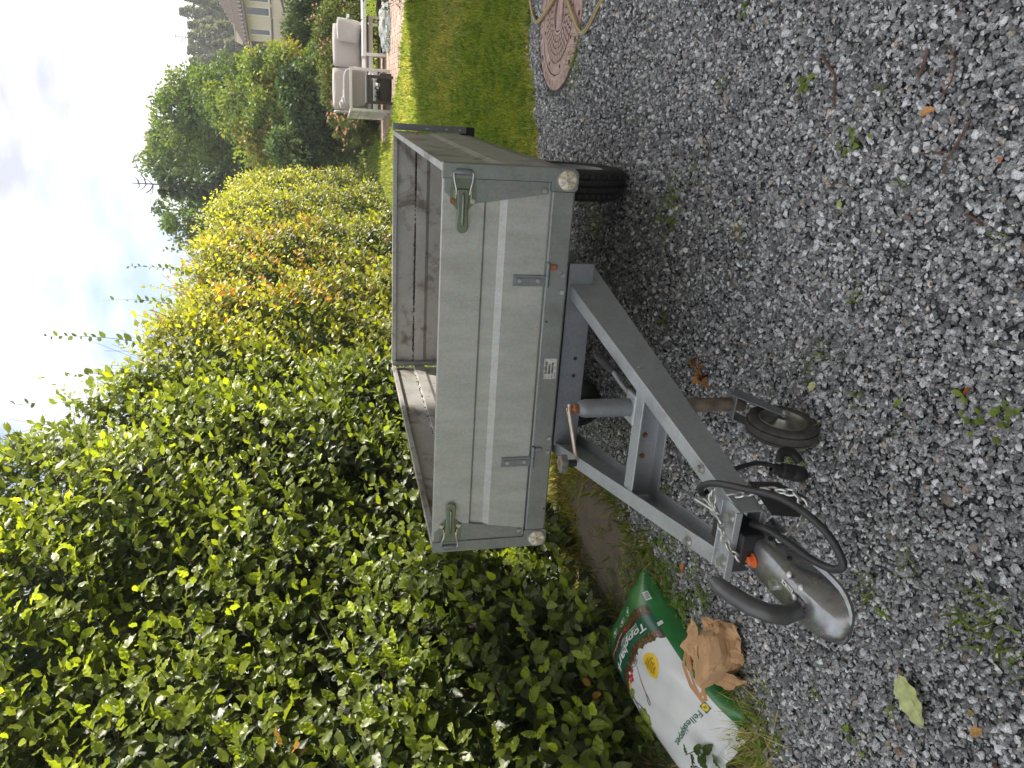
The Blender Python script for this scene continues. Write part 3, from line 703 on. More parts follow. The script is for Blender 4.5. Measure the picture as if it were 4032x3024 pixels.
# plug hanging on its cable beside the arm
MB().tube(smooth_path([(.055, -1.02, .545), (.075, -.96, .46), (.085, -.93, .36), (.075, -.93, .30)]), .0065, 10).build('plug_cable', CABM, TR, smooth=True)
pg = Vector((.068, -.93, .305)); pdn = Vector((-.22, -.10, -1)).normalized()
pl = MB().lathe([(.008, 0), (.014, .004), (.016, .03), (.0215, .034), (.0225, .060), (.0205, .064), (.0225, .068), (.0225, .098), (.019, .103), (.017, .085), (.001, .085)], pg, pdn, 24).build('plug', BLACKP, TR, smooth=True)
MB().tube(smooth_path([pg + pdn * .03 + Vector((.02, .01, 0)), pg + pdn * .035 + Vector((.045, .02, 0)), pg + pdn * .07 + Vector((.05, .022, 0)), pg + pdn * .09 + Vector((.032, .012, 0))]), [.006] * 19, 8, flat=2.2).build('plug_cap', BLACKP, TR, smooth=True)
# black rubber flap below the right arm end
MB().add([(.118, -1.08, .47), (.094, -1.20, .47), (.100, -1.23, .395), (.118, -1.17, .365), (.124, -1.10, .40)], [(0, 1, 2, 3, 4)]).build('rubber_flap', RUBBER, TR)

# ------------------------------------------------------------------ leaves and the hedge
def leaf_pleated(rows=6, wid=.30, pleat=.022, droop=.16, fold=.10):
    v = [(0, 0, 0)]; f = []
    for k in range(1, rows + 1):
        t = k / (rows + 1); w = wid * math.sin(math.pi * t ** .82) ** .8; z = -droop * t * t; pz = pleat * (1 if k % 2 else -1)
        yy = .05 * (1 if k % 2 else -.2)
        v += [(-w, t + yy, z + fold * w / wid + pz), (0, t, z), (w, t + yy, z + fold * w / wid + pz)]
    v.append((0, 1.02, -droop)); tip = len(v) - 1
    f += [(0, 2, 1), (0, 3, 2)]
    for k in range(rows - 1):
        a = 1 + 3 * k; b = a + 3
        f += [(a, a + 1, b), (a + 1, b + 1, b), (a + 1, a + 2, b + 1), (a + 2, b + 2, b + 1)]
    a = 1 + 3 * (rows - 1); f += [(a, a + 1, tip), (a + 1, a + 2, tip)]
    return np.array(v), f
def leaf_simple(wid=.3, droop=.15, fold=.1):
    v = [(0, 0, 0), (-wid, .45, fold - droop * .2), (0, .5, -droop * .3), (wid, .45, fold - droop * .2), (0, 1, -droop)]
    return np.array(v), [(0, 2, 1), (0, 3, 2), (1, 2, 4), (2, 3, 4)]
LP = [leaf_pleated(6, .26, .034), leaf_pleated(6, .23, .038, .28, .14), leaf_pleated(6, .29, .03, .05, .05), leaf_pleated(6, .25, .036, .22, -.03)]
LS = [leaf_simple(), leaf_simple(.26, .28, .13), leaf_simple(.34, .06, .05)]
LD = [(np.array([(0, 0, 0), (-w_, .5, f_), (0, 1, -d_), (w_, .45, f_)]), [(0, 2, 1), (0, 3, 2)]) for w_, f_, d_ in ((.30, .06, .15), (.25, .10, .28), (.34, .03, .05))]
_tv = [(math.cos(a) , 0, math.sin(a)) for a in (0, 2.094, 4.189)]
TWIG = (np.array(_tv + [(x * .6, 1, z * .6) for x, y, z in _tv]), [(0, 1, 4), (0, 4, 3), (1, 2, 5), (1, 5, 4), (2, 0, 3), (2, 3, 5)])

HY = [-3.5, -1, .4, 1.2, 2, 4, 8, 12, 16]; HXF = [-2.35, -1.98, -1.74, -1.62, -1.56, -1.40, -1.15, -1.0, -.9]
def hx(y): return np.interp(y, HY, HXF)
def hz(y): return np.interp(y, [-3.5, 1.8, 2.6, 3.4, 4.2, 6, 9, 12, 15.5], [4.3, 4.25, 3.85, 3.45, 3.2, 3.2, 3.35, 3.45, 3.4])
def hbase(y): return np.interp(y, HX, HZ)
HED = thing('hedge', 'tall leafy beech hedge running along the left side of the drive', 'hedge', (-2.2, 5, 0))
def lump(y, z): return .10 * np.sin(y * 2.1 + z * 1.3) + .07 * np.sin(y * 4.7 - z * 3.1 + 1) + .05 * np.sin(z * 6.2 + y * 1.7)
def hedge():
    pos, dirs, nrm, siz, col, kind = [], [], [], [], [], []
    tw_p, tw_d, tw_s = [], [], []
    def shoots(n, fy, fz, faces, l0, l1, leafn, leaf, far, top=False):
        for _ in range(n):
            y = fy(); z = fz(y); d_in = abs(rng.normal(0, .09))
            if top:
                x = hx(y) - rng.uniform(-.02, 1.15); z = hz(y) + rng.normal(-.12, .12)
                d = np.array([rng.normal(.12, .35), rng.normal(.05, .35), 1.0])
            else:
                zt_ = hz(y); x = hx(y) + lump(y, z) - d_in - .16 * max(0, (z - zt_ + .9)) ** 2 + .05
                d = np.array([rng.uniform(.35, 1.0), rng.normal(.12, .42), rng.uniform(.15, 1.0)])
            d /= np.linalg.norm(d); l = rng.uniform(l0, l1)
            base = np.array([x, y, max(z, hbase(y) + .04)]) - d * l * .45
            s_ = np.cross(d, [rng.normal(0, .3), rng.normal(0, .3), 1.0]); s_ /= np.linalg.norm(s_) + 1e-9
            bend = np.array([0.0, rng.normal(0, .15), rng.uniform(-.35, .15)]) * l
            k = max(3, int(leafn * l / l1 + rng.integers(-1, 2)))
            young = rng.random(); orange = far and (5.2 < y < 9.5) and (rng.random() < (.22 if 1.1 < z - hbase(y) < 2.6 else .05))
            orange = orange or rng.random() < .004
            for j in range(k):
                t = (j + .6) / k; p = base + d * l * t + bend * t * t
                sd = 1 if j % 2 else -1
                ld = d * rng.uniform(.2, .6) + s_ * sd * rng.uniform(.35, .8) + (np.array([.28, -.08, rng.uniform(-1.0, -.25)]) if t < .8 else np.array([.1, 0, rng.uniform(-.3, .3)]))
                if j == k - 1: ld = d + rng.normal(0, .25, 3)
                nn = np.array([rng.normal(.65, .35), rng.normal(-.3, .4), rng.uniform(.15, .9)])
                pos.append(p); dirs.append(ld); nrm.append(nn); siz.append(leaf * rng.uniform(.7, 1.2) * (1.05 - .45 * max(0, t - .55)))
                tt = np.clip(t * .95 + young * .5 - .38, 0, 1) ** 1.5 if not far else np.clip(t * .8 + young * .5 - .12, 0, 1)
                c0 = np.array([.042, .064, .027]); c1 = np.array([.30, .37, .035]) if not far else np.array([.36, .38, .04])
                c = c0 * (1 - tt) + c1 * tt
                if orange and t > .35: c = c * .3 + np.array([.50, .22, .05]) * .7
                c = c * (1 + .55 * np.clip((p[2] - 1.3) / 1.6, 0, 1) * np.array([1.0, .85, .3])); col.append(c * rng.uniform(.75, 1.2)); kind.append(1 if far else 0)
            tw_p.append(base); tw_d.append(d * l); tw_s.append(.0022 if not far else .0026)
    U = rng.uniform
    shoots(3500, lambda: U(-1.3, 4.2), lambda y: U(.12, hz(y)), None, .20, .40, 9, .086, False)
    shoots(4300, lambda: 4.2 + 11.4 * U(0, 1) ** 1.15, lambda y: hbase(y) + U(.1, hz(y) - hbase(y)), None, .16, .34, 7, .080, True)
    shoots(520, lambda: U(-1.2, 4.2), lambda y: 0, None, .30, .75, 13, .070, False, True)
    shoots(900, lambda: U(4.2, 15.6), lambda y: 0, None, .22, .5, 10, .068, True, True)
    # far end face
    for _ in range(1100):
        x = hx(15.6) - U(0, 1.2); z = hbase(15) + U(.1, 2.9); y = 15.6 + rng.normal(0, .1)
        for j in range(5):
            pos.append(np.array([x, y, z]) + rng.normal(0, .1, 3)); dirs.append(rng.normal(0, 1, 3) + [0, .3, .2]); nrm.append(rng.normal(0, .5, 3) + [0, .3, .7]); siz.append(.075 * U(.7, 1.2)); col.append(np.array([.14, .18, .03]) * U(.6, 1.3)); kind.append(1)
    # long whips above the top edge
    for (px, py, Xp) in ((130, 1328, -1.45), (400, 1185, -1.40), (500, 1050, -1.35), (40, 1600, -1.6), (640, 985, -1.3), (260, 1480, -1.55)):
        tip = onX(px, py, Xp); b0 = np.array([Xp - .05, tip[1] - rng.uniform(.05, .25), min(hz(tip[1]), tip[2] - .45) - .15])
        d = tip - b0; l = np.linalg.norm(d); k = int(l / .042); s_ = np.cross(d / l, [0.3, 1, 0]); s_ /= np.linalg.norm(s_)
        for j in range(k):
            t = (j + .5) / k
            if rng.random() < .18: continue
            pos.append(b0 + d * t + np.array([0, .16 * math.sin(t * 3), 0])); dirs.append(d / l * .6 + s_ * (1 if j % 2 else -1) * .8 + rng.normal(0, .2, 3)); vd = CAM - (b0 + d * t); nrm.append(vd / np.linalg.norm(vd) + rng.normal(0, .45, 3))
            siz.append(.105 * (1.05 - .6 * t) * U(.75, 1.15)); col.append(np.array([.12, .17, .03]) * U(.7, 1.2)); kind.append(0)
        for j in range(8):
            tw_p.append(b0 + d * j / 8 + np.array([0, .16 * math.sin(j / 8 * 3), 0])); tw_d.append(d / 8 * 1.02 + np.array([0, .16 * (math.sin((j + 1) / 8 * 3) - math.sin(j / 8 * 3)), 0])); tw_s.append(.0058 * (1.05 - j / 9))
    n_out = len(pos)
    # inner leaves that close the hedge
    def fill(n, y0, y1, dp0, dp1, size, far):
        y = U(y0, y1, n); zb = hbase(y); z = zb + .05 + (hz(y) - zb - .2) * U(0, 1, n); x = hx(y) + lump(y, z) - U(dp0, dp1, n) - .10 * np.maximum(0, z - hz(y) + .9) ** 2
        for i in range(n):
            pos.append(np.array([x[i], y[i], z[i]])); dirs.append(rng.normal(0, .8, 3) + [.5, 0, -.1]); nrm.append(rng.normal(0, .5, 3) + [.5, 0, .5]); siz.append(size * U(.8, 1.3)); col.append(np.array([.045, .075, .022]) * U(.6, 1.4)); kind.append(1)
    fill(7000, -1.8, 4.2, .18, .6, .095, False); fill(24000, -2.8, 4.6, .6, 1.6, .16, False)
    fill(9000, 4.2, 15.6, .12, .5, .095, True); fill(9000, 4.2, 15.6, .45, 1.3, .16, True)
    P = np.array(pos); D = np.array(dirs); N = np.array(nrm); S = np.array(siz); C = np.array(col); K = np.array(kind)
    Mx = frames(D, N)
    vis = visible(P, 200)
    keep = np.where(vis | (rng.random(len(P)) < .45))[0]
    # the 300 leaves that show largest become single parts
    cand = np.array([i for i in range(n_out) if K[i] == 0 and visible(P[i:i + 1], -40)[0]])
    dist = np.linalg.norm(P[cand] - CAM, axis=1)
    facing = np.abs(np.einsum('ij,ij->i', Mx[cand][:, :, 2], (CAM - P[cand]) / dist[:, None]))
    # in front of its neighbours: how far it stands out of the hedge face
    stand = P[cand][:, 0] - (hx(P[cand][:, 1]) + lump(P[cand][:, 1], P[cand][:, 2]))
    score = S[cand] / dist * (facing + .3) * np.clip(.6 + stand * 3, .2, 1.4)
    big = cand[np.argsort(-score)[:300]]; bigset = set(big.tolist())
    meshes = {}
    for i in big:
        q = int(rng.integers(0, 4)); cq = int(np.clip(C[i][1] / .045, 0, 6)); 
        if (q, cq) not in meshes:
            v, f = LP[q]; me = bpy.data.meshes.new('leaf'); me.from_pydata([tuple(p) for p in v], [], f)
            a = me.color_attributes.new('Col', 'FLOAT_COLOR', 'POINT'); c = C[i]
            for d_ in a.data: d_.color = (*c, 1)
            me.materials.append(M_LEAF); me.update(); meshes[(q, cq)] = me
        o = bpy.data.objects.new('leaf', meshes[(q, cq)]); COL.objects.link(o); o.parent = HED
        mw = Matrix([list(Mx[i][r_] * S[i]) for r_ in range(3)]).to_4x4(); mw.translation = Vector(P[i] - ORG[HED.name]); o.matrix_local = mw
    rest = np.array([i for i in keep if i not in bigset]); near = rest[K[rest] == 0]; farr = rest[K[rest] == 1]
    print('hedge leaves', len(near), len(farr))
    batch('foliage', LP, P[near], Mx[near], S[near], C[near], M_LEAF, HED, kind='stuff')
    batch('far_foliage', LS, P[farr], Mx[farr], S[farr], C[farr], M_LEAF, HED, kind='stuff')
    TP, TD, TS = np.array(tw_p), np.array(tw_d), np.array(tw_s); ll = np.linalg.norm(TD, axis=1)
    batch('twigs', [TWIG], TP, frames(TD, rng.normal(0, 1, TD.shape)), np.stack([TS, ll, TS], 1), np.ones((len(TP), 3)), M_TWIG, HED, kind='stuff')
    for k in range(22):
        y = -1.0 + k * .72 + rng.uniform(-.2, .2); x = hx(y) - rng.uniform(.3, .6); zb = hbase(y) - .05; hh = rng.uniform(1.6, 2.8)
        pts = [(x + .05 * math.sin(j * 1.7 + k) , y + .06 * math.sin(j * 1.3 + 2 * k), zb + hh * j / 6) for j in range(7)]
        MB().tube(pts, [.035 * (1 - j / 8) for j in range(7)], 7).build('trunk', M_BARK, HED, smooth=True)
hedge()

# ------------------------------------------------------------------ trees and shrubs
def at_az(az, d): return CAM[0] + d * math.sin(R(az)), CAM[1] + d * math.cos(R(az))
def bushy(name, label, cat, x, y, h, rx, ry, zc0, nclump, per, leaf, cols, cr_=.45, group=None, trunk=.09, limbs=6, mat=None, flowers=None, stretch=1.0, seed=1):
    rs = np.random.default_rng(seed); z0 = hgt(x, y)
    t = thing(name, label, cat, (x, y, z0), group)
    zc = z0 + zc0 + (h - zc0) / 2; rz = (h - zc0) / 2
    q = rs.normal(size=(nclump, 3)); q /= np.linalg.norm(q, axis=1, keepdims=True); rad = rs.uniform(.25, 1, nclump) ** .45
    cl = q * rad[:, None] * np.array([rx, ry, rz]) * .86 + np.array([x, y, zc])
    sz = rs.uniform(.55, 1.25, nclump) * cr_
    P = []; Dd = []; Nn = []; C = []
    cols = np.array(cols, float)
    for k in range(nclump):
        u_ = rs.normal(size=(per, 3)); u_ /= np.linalg.norm(u_, axis=1, keepdims=True)
        pp = cl[k] + u_ * (rs.uniform(.2, 1, per) ** .5)[:, None] * sz[k] * np.array([1, 1, .8 * stretch]); P.append(pp)
        Dd.append(u_ * .6 + rs.normal(0, .6, (per, 3)) + [0, 0, -.2]); Nn.append(u_ * .7 + rs.normal(0, .5, (per, 3)) + [0, 0, .6])
        base = cols[rs.integers(0, len(cols))] * rs.uniform(.75, 1.25); C.append(base * rs.uniform(.7, 1.3, (per, 1)))
    P = np.concatenate(P); Dd = np.concatenate(Dd); Nn = np.concatenate(Nn); C = np.concatenate(C)
    ok = P[:, 2] > z0 + .03; P, Dd, Nn, C = P[ok], Dd[ok], Nn[ok], C[ok]
    batch('crown', LD, P, frames(Dd, Nn), leaf * rs.uniform(.65, 1.3, len(P)), C, mat or M_TREE, t, idx=rs.integers(0, 3, len(P)))
    m = MB(); zt_ = z0 + zc0 + (h - zc0) * .75
    m.tube([(x + .1 * math.sin(j * .9 + seed), y + .08 * math.sin(j * 1.3), z0 - .05 + (zt_ - z0) * j / 6) for j in range(7)], [trunk * (1 - j / 7.5) for j in range(7)], 8)
    m.build('trunk', M_BARK, t, smooth=True)
    for k in rs.choice(nclump, min(limbs, nclump), replace=False):
        a = np.array([x, y, z0 + zc0 * .8 + (cl[k][2] - z0 - zc0) * .25]); b_ = cl[k]
        MB().tube([tuple(a * (1 - j / 4) + b_ * j / 4 + np.array([0, 0, .08 * math.sin(j / 4 * 3.1)])) for j in range(5)], [trunk * .5 * (1 - j / 5) + .004 for j in range(5)], 6).build('limb', M_BARK, t, smooth=True)
    if flowers:
        nf, fs, fc, side = flowers
        for k in range(nf):
            c = cl[rs.integers(0, nclump)]; 
            u_ = rs.normal(size=3) + np.array([0, -.9, .7]); u_ /= np.linalg.norm(u_)
            p = np.array([x, y, zc]) + u_ * np.array([rx, ry, rz]) * rs.uniform(.86, 1.02)
            if p[2] < z0 + .12: continue
            n_ = 22; pv = p + rs.normal(0, fs * .7, (n_, 3)) * [1, 1, .6]
            batch('flower_head', LS, pv, frames(rs.normal(0, 1, (n_, 3)), rs.normal(0, 1, (n_, 3)) + [0, -.5, .6]), np.full(n_, fs * 1.1), np.array(fc) * rs.uniform(.75, 1.2, (n_, 1)), M_TREE, t, idx=rs.integers(0, 3, n_))
    return t
GRN = [(0.109, 0.174, 0.041), (0.145, 0.217, 0.043), (0.08, 0.138, 0.036), (0.189, 0.246, 0.051)]
LIM = [(0.217, 0.29, 0.051), (0.29, 0.341, 0.051), (0.145, 0.21, 0.043), (0.102, 0.16, 0.041), (0.319, 0.29, 0.072)]
DRK = [(0.047, 0.088, 0.03), (0.068, 0.115, 0.038), (0.088, 0.142, 0.047), (0.121, 0.176, 0.068)]
x, y = at_az(-2.2, 27); bushy('deciduous_tree', 'tall broadleaf tree behind the bushy shrubs, nearest the dark conifer forest', 'tree', x, y, 6.3, 1.9, 1.7, .9, 150, 150, .135, GRN, .42, 'tall trees beyond the hedge', .16, 10, seed=3)
x, y = at_az(-5.2, 29); bushy('deciduous_tree', 'tall broadleaf tree with sky showing through, between two other tall trees', 'tree', x, y, 7.1, 1.9, 1.7, 1.2, 140, 150, .135, GRN, .42, 'tall trees beyond the hedge', .16, 10, seed=4)
x, y = at_az(-9.2, 27); bushy('deciduous_tree', 'tall broadleaf tree rising just over the hedge top, leftmost of the tall trees', 'tree', x, y, 6.6, 1.25, 1.3, 1.6, 85, 130, .13, GRN, .38, 'tall trees beyond the hedge', .14, 8, seed=5)
x, y = at_az(-1.0, 25); bushy('deciduous_tree', 'rounded mid-height tree between the tall trees and the conifer forest', 'tree', x, y, 4.7, 1.5, 1.3, .6, 110, 140, .12, GRN + LIM[:2], .4, 'tall trees beyond the hedge', .12, 8, seed=21)
x, y = at_az(.3, 21.5); bushy('bright_shrub', 'bright yellow-green shrub in front of the cream house', 'shrub', x, y, 3.3, 1.05, .95, .1, 120, 135, .10, LIM, .32, 'mixed shrubs at the lawn edge', .05, 8, seed=6)
x, y = at_az(-2.6, 21); bushy('bright_shrub', 'large yellow-green shrub with reddish tips, left of the smaller bright shrub', 'shrub', x, y, 3.7, 1.35, 1.1, .1, 150, 140, .10, LIM + [(.28, .22, .06)], .36, 'mixed shrubs at the lawn edge', .06, 8, seed=7)
x, y = at_az(-.6, 19.3); bushy('dark_shrub', 'glossy dark green shrub behind the pink flowering bush', 'shrub', x, y, 2.3, 1.25, .7, .05, 85, 110, .12, DRK, .30, 'mixed shrubs at the lawn edge', .05, 6, seed=8)
x, y = at_az(-3.6, 19.6); bushy('dark_shrub', 'dark green shrub beside the far end of the hedge', 'shrub', x, y, 2.7, .8, .7, .05, 60, 110, .11, DRK + GRN[:1], .30, 'mixed shrubs at the lawn edge', .05, 6, seed=9)
PNK = [(.14, .17, .045), (0.117, 0.156, 0.039), (0.156, 0.182, 0.046), (0.091, 0.13, 0.036)]
x, y = at_az(-1.9, 17.6); bushy('pink_flowering_bush', 'low bush with pink flower heads left of the garden sofa', 'bush', x, y, 1.12, .72, .6, .0, 70, 120, .05, PNK, .17, 'pink flowering bushes', .03, 5, flowers=(44, .020, (.78, .40, .42), 0), seed=10)
x, y = at_az(1.0, 18.0); bushy('pink_flowering_bush', 'pink flowering bush behind the middle of the garden sofa', 'bush', x, y, 1.5, .85, .6, .0, 80, 120, .055, PNK, .19, 'pink flowering bushes', .03, 5, flowers=(26, .018, (.74, .36, .40), 0), seed=11)
x, y = at_az(3.6, 18.2); bushy('pink_flowering_bush', 'pink flowering bush behind the right end of the garden sofa', 'bush', x, y, 1.45, 1.0, .6, .0, 85, 120, .055, PNK, .19, 'pink flowering bushes', .03, 5, flowers=(22, .018, (.72, .36, .40), 0), seed=12)
x, y = at_az(4.6, 23); bushy('yew_shrub', 'dark green clipped evergreen in front of the house wall', 'shrub', x, y, 2.35, 1.2, .8, .0, 70, 130, .08, [(.05, .085, .022), (.07, .11, .03)], .28, 'mixed shrubs at the lawn edge', .05, 4, seed=13)
x, y = at_az(2.2, 23.5); bushy('yew_shrub', 'mid green evergreen below the house balcony', 'shrub', x, y, 2.1, .8, .7, .0, 50, 120, .08, [(.07, .11, .025), (.10, .13, .03)], .26, 'mixed shrubs at the lawn edge', .05, 4, seed=14)

def spruce(x, y, h, r, seed, label, group, dead=0.0, dense=1.0, tips=(.06, .085, .045)):
    rs = np.random.default_rng(seed); z0 = hgt(x, y); t = thing('spruce_tree', label, 'tree', (x, y, z0), group)
    MB().tube([(x, y, z0 - .1), (x, y, z0 + h * .6), (x + .03, y, z0 + h + .02)], [h * .016, h * .008, .012], 7).build('trunk', M_BARK, t, smooth=True)
    P, D, S, C, N = [], [], [], [], []; z = .08 * h
    while z < h * (1 - dead):
        f = z / h; rr = r * (1 - f) ** .85 * (.85 + .3 * rs.random()) + .05; nb = int((7 + 7 * (1 - f)) * dense)
        for k in range(nb):
            a = rs.uniform(0, 6.283); L_ = rr * rs.uniform(.7, 1.1); dz = -.18 - .25 * (1 - f); steps = max(2, int(L_ / (r * .13)))
            for j in range(steps):
                s_ = (j + 1) / steps; px = x + math.cos(a) * L_ * s_; py = y + math.sin(a) * L_ * s_; pz = z0 + z + dz * L_ * s_ * s_ + .1 * L_ * s_
                for q in (-1, 0, 1):
                    an = a + q * .85 + rs.normal(0, .2); P.append((px, py, pz)); D.append((math.cos(an), math.sin(an), -.35 + rs.normal(0, .2))); N.append((rs.normal(0, .3), rs.normal(0, .3), 1)); S.append(r * .24 * (1.1 - .4 * s_) * rs.uniform(.7, 1.2)); C.append(np.array(tips) * (.55 + .6 * s_) * rs.uniform(.75, 1.25))
        z += h * .028 * rs.uniform(.8, 1.3)
    P, D, S, C, N = map(np.array, (P, D, S, C, N))
    batch('crown', [(LD[0][0] * [.75, 1, 1.4], LD[0][1]), (LD[1][0] * [.7, 1, 1.3], LD[1][1])], P, frames(D, N), S, C, M_TREE, t)
    if dead:
        zz = h * (1 - dead)
        while zz < h * .985:
            for k in range(4):
                a = rs.uniform(0, 6.28); L_ = (h - zz) * .35 + .18; MB().tube([(x, y, z0 + zz), (x + math.cos(a) * L_ * .6, y + math.sin(a) * L_ * .6, z0 + zz + L_ * .12), (x + math.cos(a) * L_, y + math.sin(a) * L_, z0 + zz + L_ * .42)], [.018, .013, .006], 5).build('dead_branch', M_BARK, t)
            zz += h * .03
    return t
x, y = at_az(-7.0, 25.5); spruce(x, y, 6.6, 1.35, 31, 'dark spruce with a bare crooked leader among the tall trees', None, .09, 1.3, (.055, .09, .035))
FZ = (.15, .165, .115)  # forest crown colour, paled to imitate distance haze
ORDN = ['first', 'second', 'third', 'fourth', 'fifth', 'sixth', 'seventh', 'eighth', 'ninth', 'tenth', 'eleventh', 'twelfth']
LBC = {}
for row, ids in (('tall conifer in the back row of the forest behind the house', [10, 0, 1, 2, 3, 5, 6, 7, 8, 9, 11]), ('shorter conifer in the front row of the forest behind the house', [17, 12, 13, 14, 15, 16])):
    for k_, i_ in enumerate(ids): LBC[i_] = '%s, %s from the right' % (row, ORDN[k_])
LBC[4] = ''
for i, (az, d, el) in enumerate(((5.9, 74, 9.3), (5.0, 70, 9.2), (4.1, 78, 9.5), (3.3, 72, 9.0), (2.55, 70, 10.2), (1.8, 76, 9.3), (1.1, 71, 9.1), (.35, 74, 9.5), (-.4, 72, 9.2), (-1.2, 76, 9.0), (6.8, 75, 9.6), (-2.2, 78, 8.8), (4.6, 62, 7.6), (3.4, 60, 7.3), (2.2, 62, 7.7), (1.2, 61, 7.2), (.2, 63, 7.6), (5.7, 60, 7.4))):
    x, y = at_az(az, d); h = CAM[2] + d * math.tan(R(el)) - hgt(x, y)
    spruce(x, y, h, h * .27 if i < 12 else h * .30, 40 + i, 'spruce with a bare dead top, tallest in the forest behind the house' if i == 4 else LBC[i], None if i == 4 else 'conifers of the forest behind the house', .16 if i == 4 else 0, 1.5, FZ)
def far_wood():
    n = 9000; az = rng.uniform(-14, 9, n); d = rng.uniform(80, 108, n); P = np.stack([CAM[0] + d * np.sin(np.radians(az)), CAM[1] + d * np.cos(np.radians(az)), np.zeros(n)], 1)
    P[:, 2] = np.array([hgt(a, b) for a, b in P[:, :2]]) + rng.uniform(0, 1, n) ** .8 * (4.2 + 1.0 * np.sin(az * 3.1)) + .2
    o = batch('distant_wood', LD, P, frames(rng.normal(0, 1, (n, 3)) + [0, 0, -.4], rng.normal(0, .5, (n, 3)) + [0, -.4, .6]), rng.uniform(.7, 1.5, n), np.array([.15, .17, .125]) * rng.uniform(.6, 1.3, (n, 1)), M_TREE); o['kind'] = 'stuff'; tag(o, 'hazy mass of distant conifers on the hillside', 'wood')  # part of the haze is painted in: paler needle colour
far_wood()

# ------------------------------------------------------------------ lawn and ground cover
def blade_proto(k):
    rs = np.random.default_rng(k); b = rs.uniform(.15, .6)
    v = [(-.09, 0, 0), (.09, 0, 0), (-.06, b * .35, .55), (.06, b * .35, .55), (0, b, 1.0)]
    return np.array(v), [(0, 1, 3), (0, 3, 2), (2, 3, 4)]
BL = [blade_proto(k) for k in range(5)]
def upright(n, tilt=.35):
    a = rng.uniform(0, 6.283, n); Z = np.stack([rng.normal(0, tilt, n), rng.normal(0, tilt, n), np.ones(n)], 1); Z /= np.linalg.norm(Z, axis=1, keepdims=True)
    X = np.stack([np.cos(a), np.sin(a), np.zeros(n)], 1); X -= Z * np.sum(X * Z, 1, keepdims=True); X /= np.linalg.norm(X, axis=1, keepdims=True); Y = np.cross(Z, X)
    return np.stack([X, Y, Z], 2)
def in_patio(x, y): return (y > np.interp(x, [0, .17, .52, .83, 1.24, 1.67, 2.06, 4.2], [12.9, 12.4, 11.5, 10.85, 9.85, 9.43, 9.08, 8.9])) & (y < 15.6) & (x > .0) & (x < 4.2)
def lawn():
    Ps, Ss = [], []
    for (y0, y1, dens, s0) in ((2.6, 5.0, 9000, .038), (5.0, 8.0, 3400, .048), (8.0, 12.0, 1500, .06), (12.0, 19.5, 520, .075)):
        x0, x1 = (-.5, 2.6) if y0 < 8 else (-1.6, 3.4)
        n = int(dens * (x1 - x0) * (y1 - y0)); p = np.stack([rng.uniform(x0, x1, n), rng.uniform(y0, y1, n), np.zeros(n)], 1)
        p[:, 2] = np.interp(p[:, 1], HX, HZ) - .018
        ef = np.array([edge_far(a) for a in p[:, 0]]) - np.abs(rng.normal(0, .04, n))
        k = (p[:, 1] > ef) & ~in_patio(p[:, 0], p[:, 1]) & visible(p, 60) & (p[:, 0] > hx(p[:, 1]) + .1); p = p[k]; Ps.append(p); Ss.append(np.full(len(p), s0))
    P = np.concatenate(Ps); S = np.concatenate(Ss); n = len(P); edge = np.exp(-np.maximum(0, P[:, 1] - np.array([edge_far(a) for a in P[:, 0]])) / .12)
    S = S * rng.uniform(.5, 1.25, n) * (1 + .7 * edge * rng.random(n))
    dry = np.clip(.45 * np.sin(P[:, 0] * 1.9 + P[:, 1] * .7) + .35 * np.sin(P[:, 1] * 2.3) + rng.normal(0, .35, n), 0, 1)
    dry = np.clip(dry + .5 * edge, 0, 1)[:, None]
    C = np.array([.27, .33, .06]) * (1 - dry * .75) + np.array([.60, .50, .20]) * dry * .75
    clump = (np.sin(P[:, 0] * 17 + 3 * np.sin(P[:, 1] * 5)) * np.sin(P[:, 1] * 13 + 2 * np.sin(P[:, 0] * 7)) > .25)[:, None]; C = np.where(clump, C * np.array([.72, .85, .9]), C); S = S * np.where(clump[:, 0], 1.35, .9)
    C = C * rng.uniform(.65, 1.35, (n, 1))
    print('grass', n)
    o = batch('lawn_grass', BL, P, upright(n, .45), np.stack([S * rng.uniform(1.0, 2.4, n), S, S], 1), C, M_GRASS); o['kind'] = 'stuff'; tag(o, 'short mown green and straw coloured lawn grass', 'grass')
lawn()
def verge():
    # grass and weeds between the drive and the hedge, thin over the bare soil
    n = 26000; p = np.stack([rng.uniform(-2.3, -.9, n), rng.uniform(-1.4, 3.0, n), np.zeros(n)], 1)
    el = np.array([edge_left(b) for b in p[:, 1]]); inner = el - p[:, 0]           # distance into the strip
    bare = ((p[:, 0] + 1.33) / .24) ** 2 + ((p[:, 1] - .85) / .55) ** 2 < 1 + rng.normal(0, .25, n)
    prob = np.where(p[:, 1] > 1.15, .95, .55) * np.where(bare, .06, 1)
    k = (inner > -.03) & (rng.random(n) < prob) & visible(p, 80); p = p[k]; n = len(p)
    sunny = (p[:, 1] > 1.0)[:, None]  # sunlit stretch painted into the blades: brighter green from here on
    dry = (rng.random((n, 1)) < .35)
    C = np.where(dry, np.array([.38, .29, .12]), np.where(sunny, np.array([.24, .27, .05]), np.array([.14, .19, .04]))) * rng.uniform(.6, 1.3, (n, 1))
    S = rng.uniform(.03, .085, n)
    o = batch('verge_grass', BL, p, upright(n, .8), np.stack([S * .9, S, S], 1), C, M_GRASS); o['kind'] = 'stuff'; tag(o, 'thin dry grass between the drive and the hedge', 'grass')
verge()
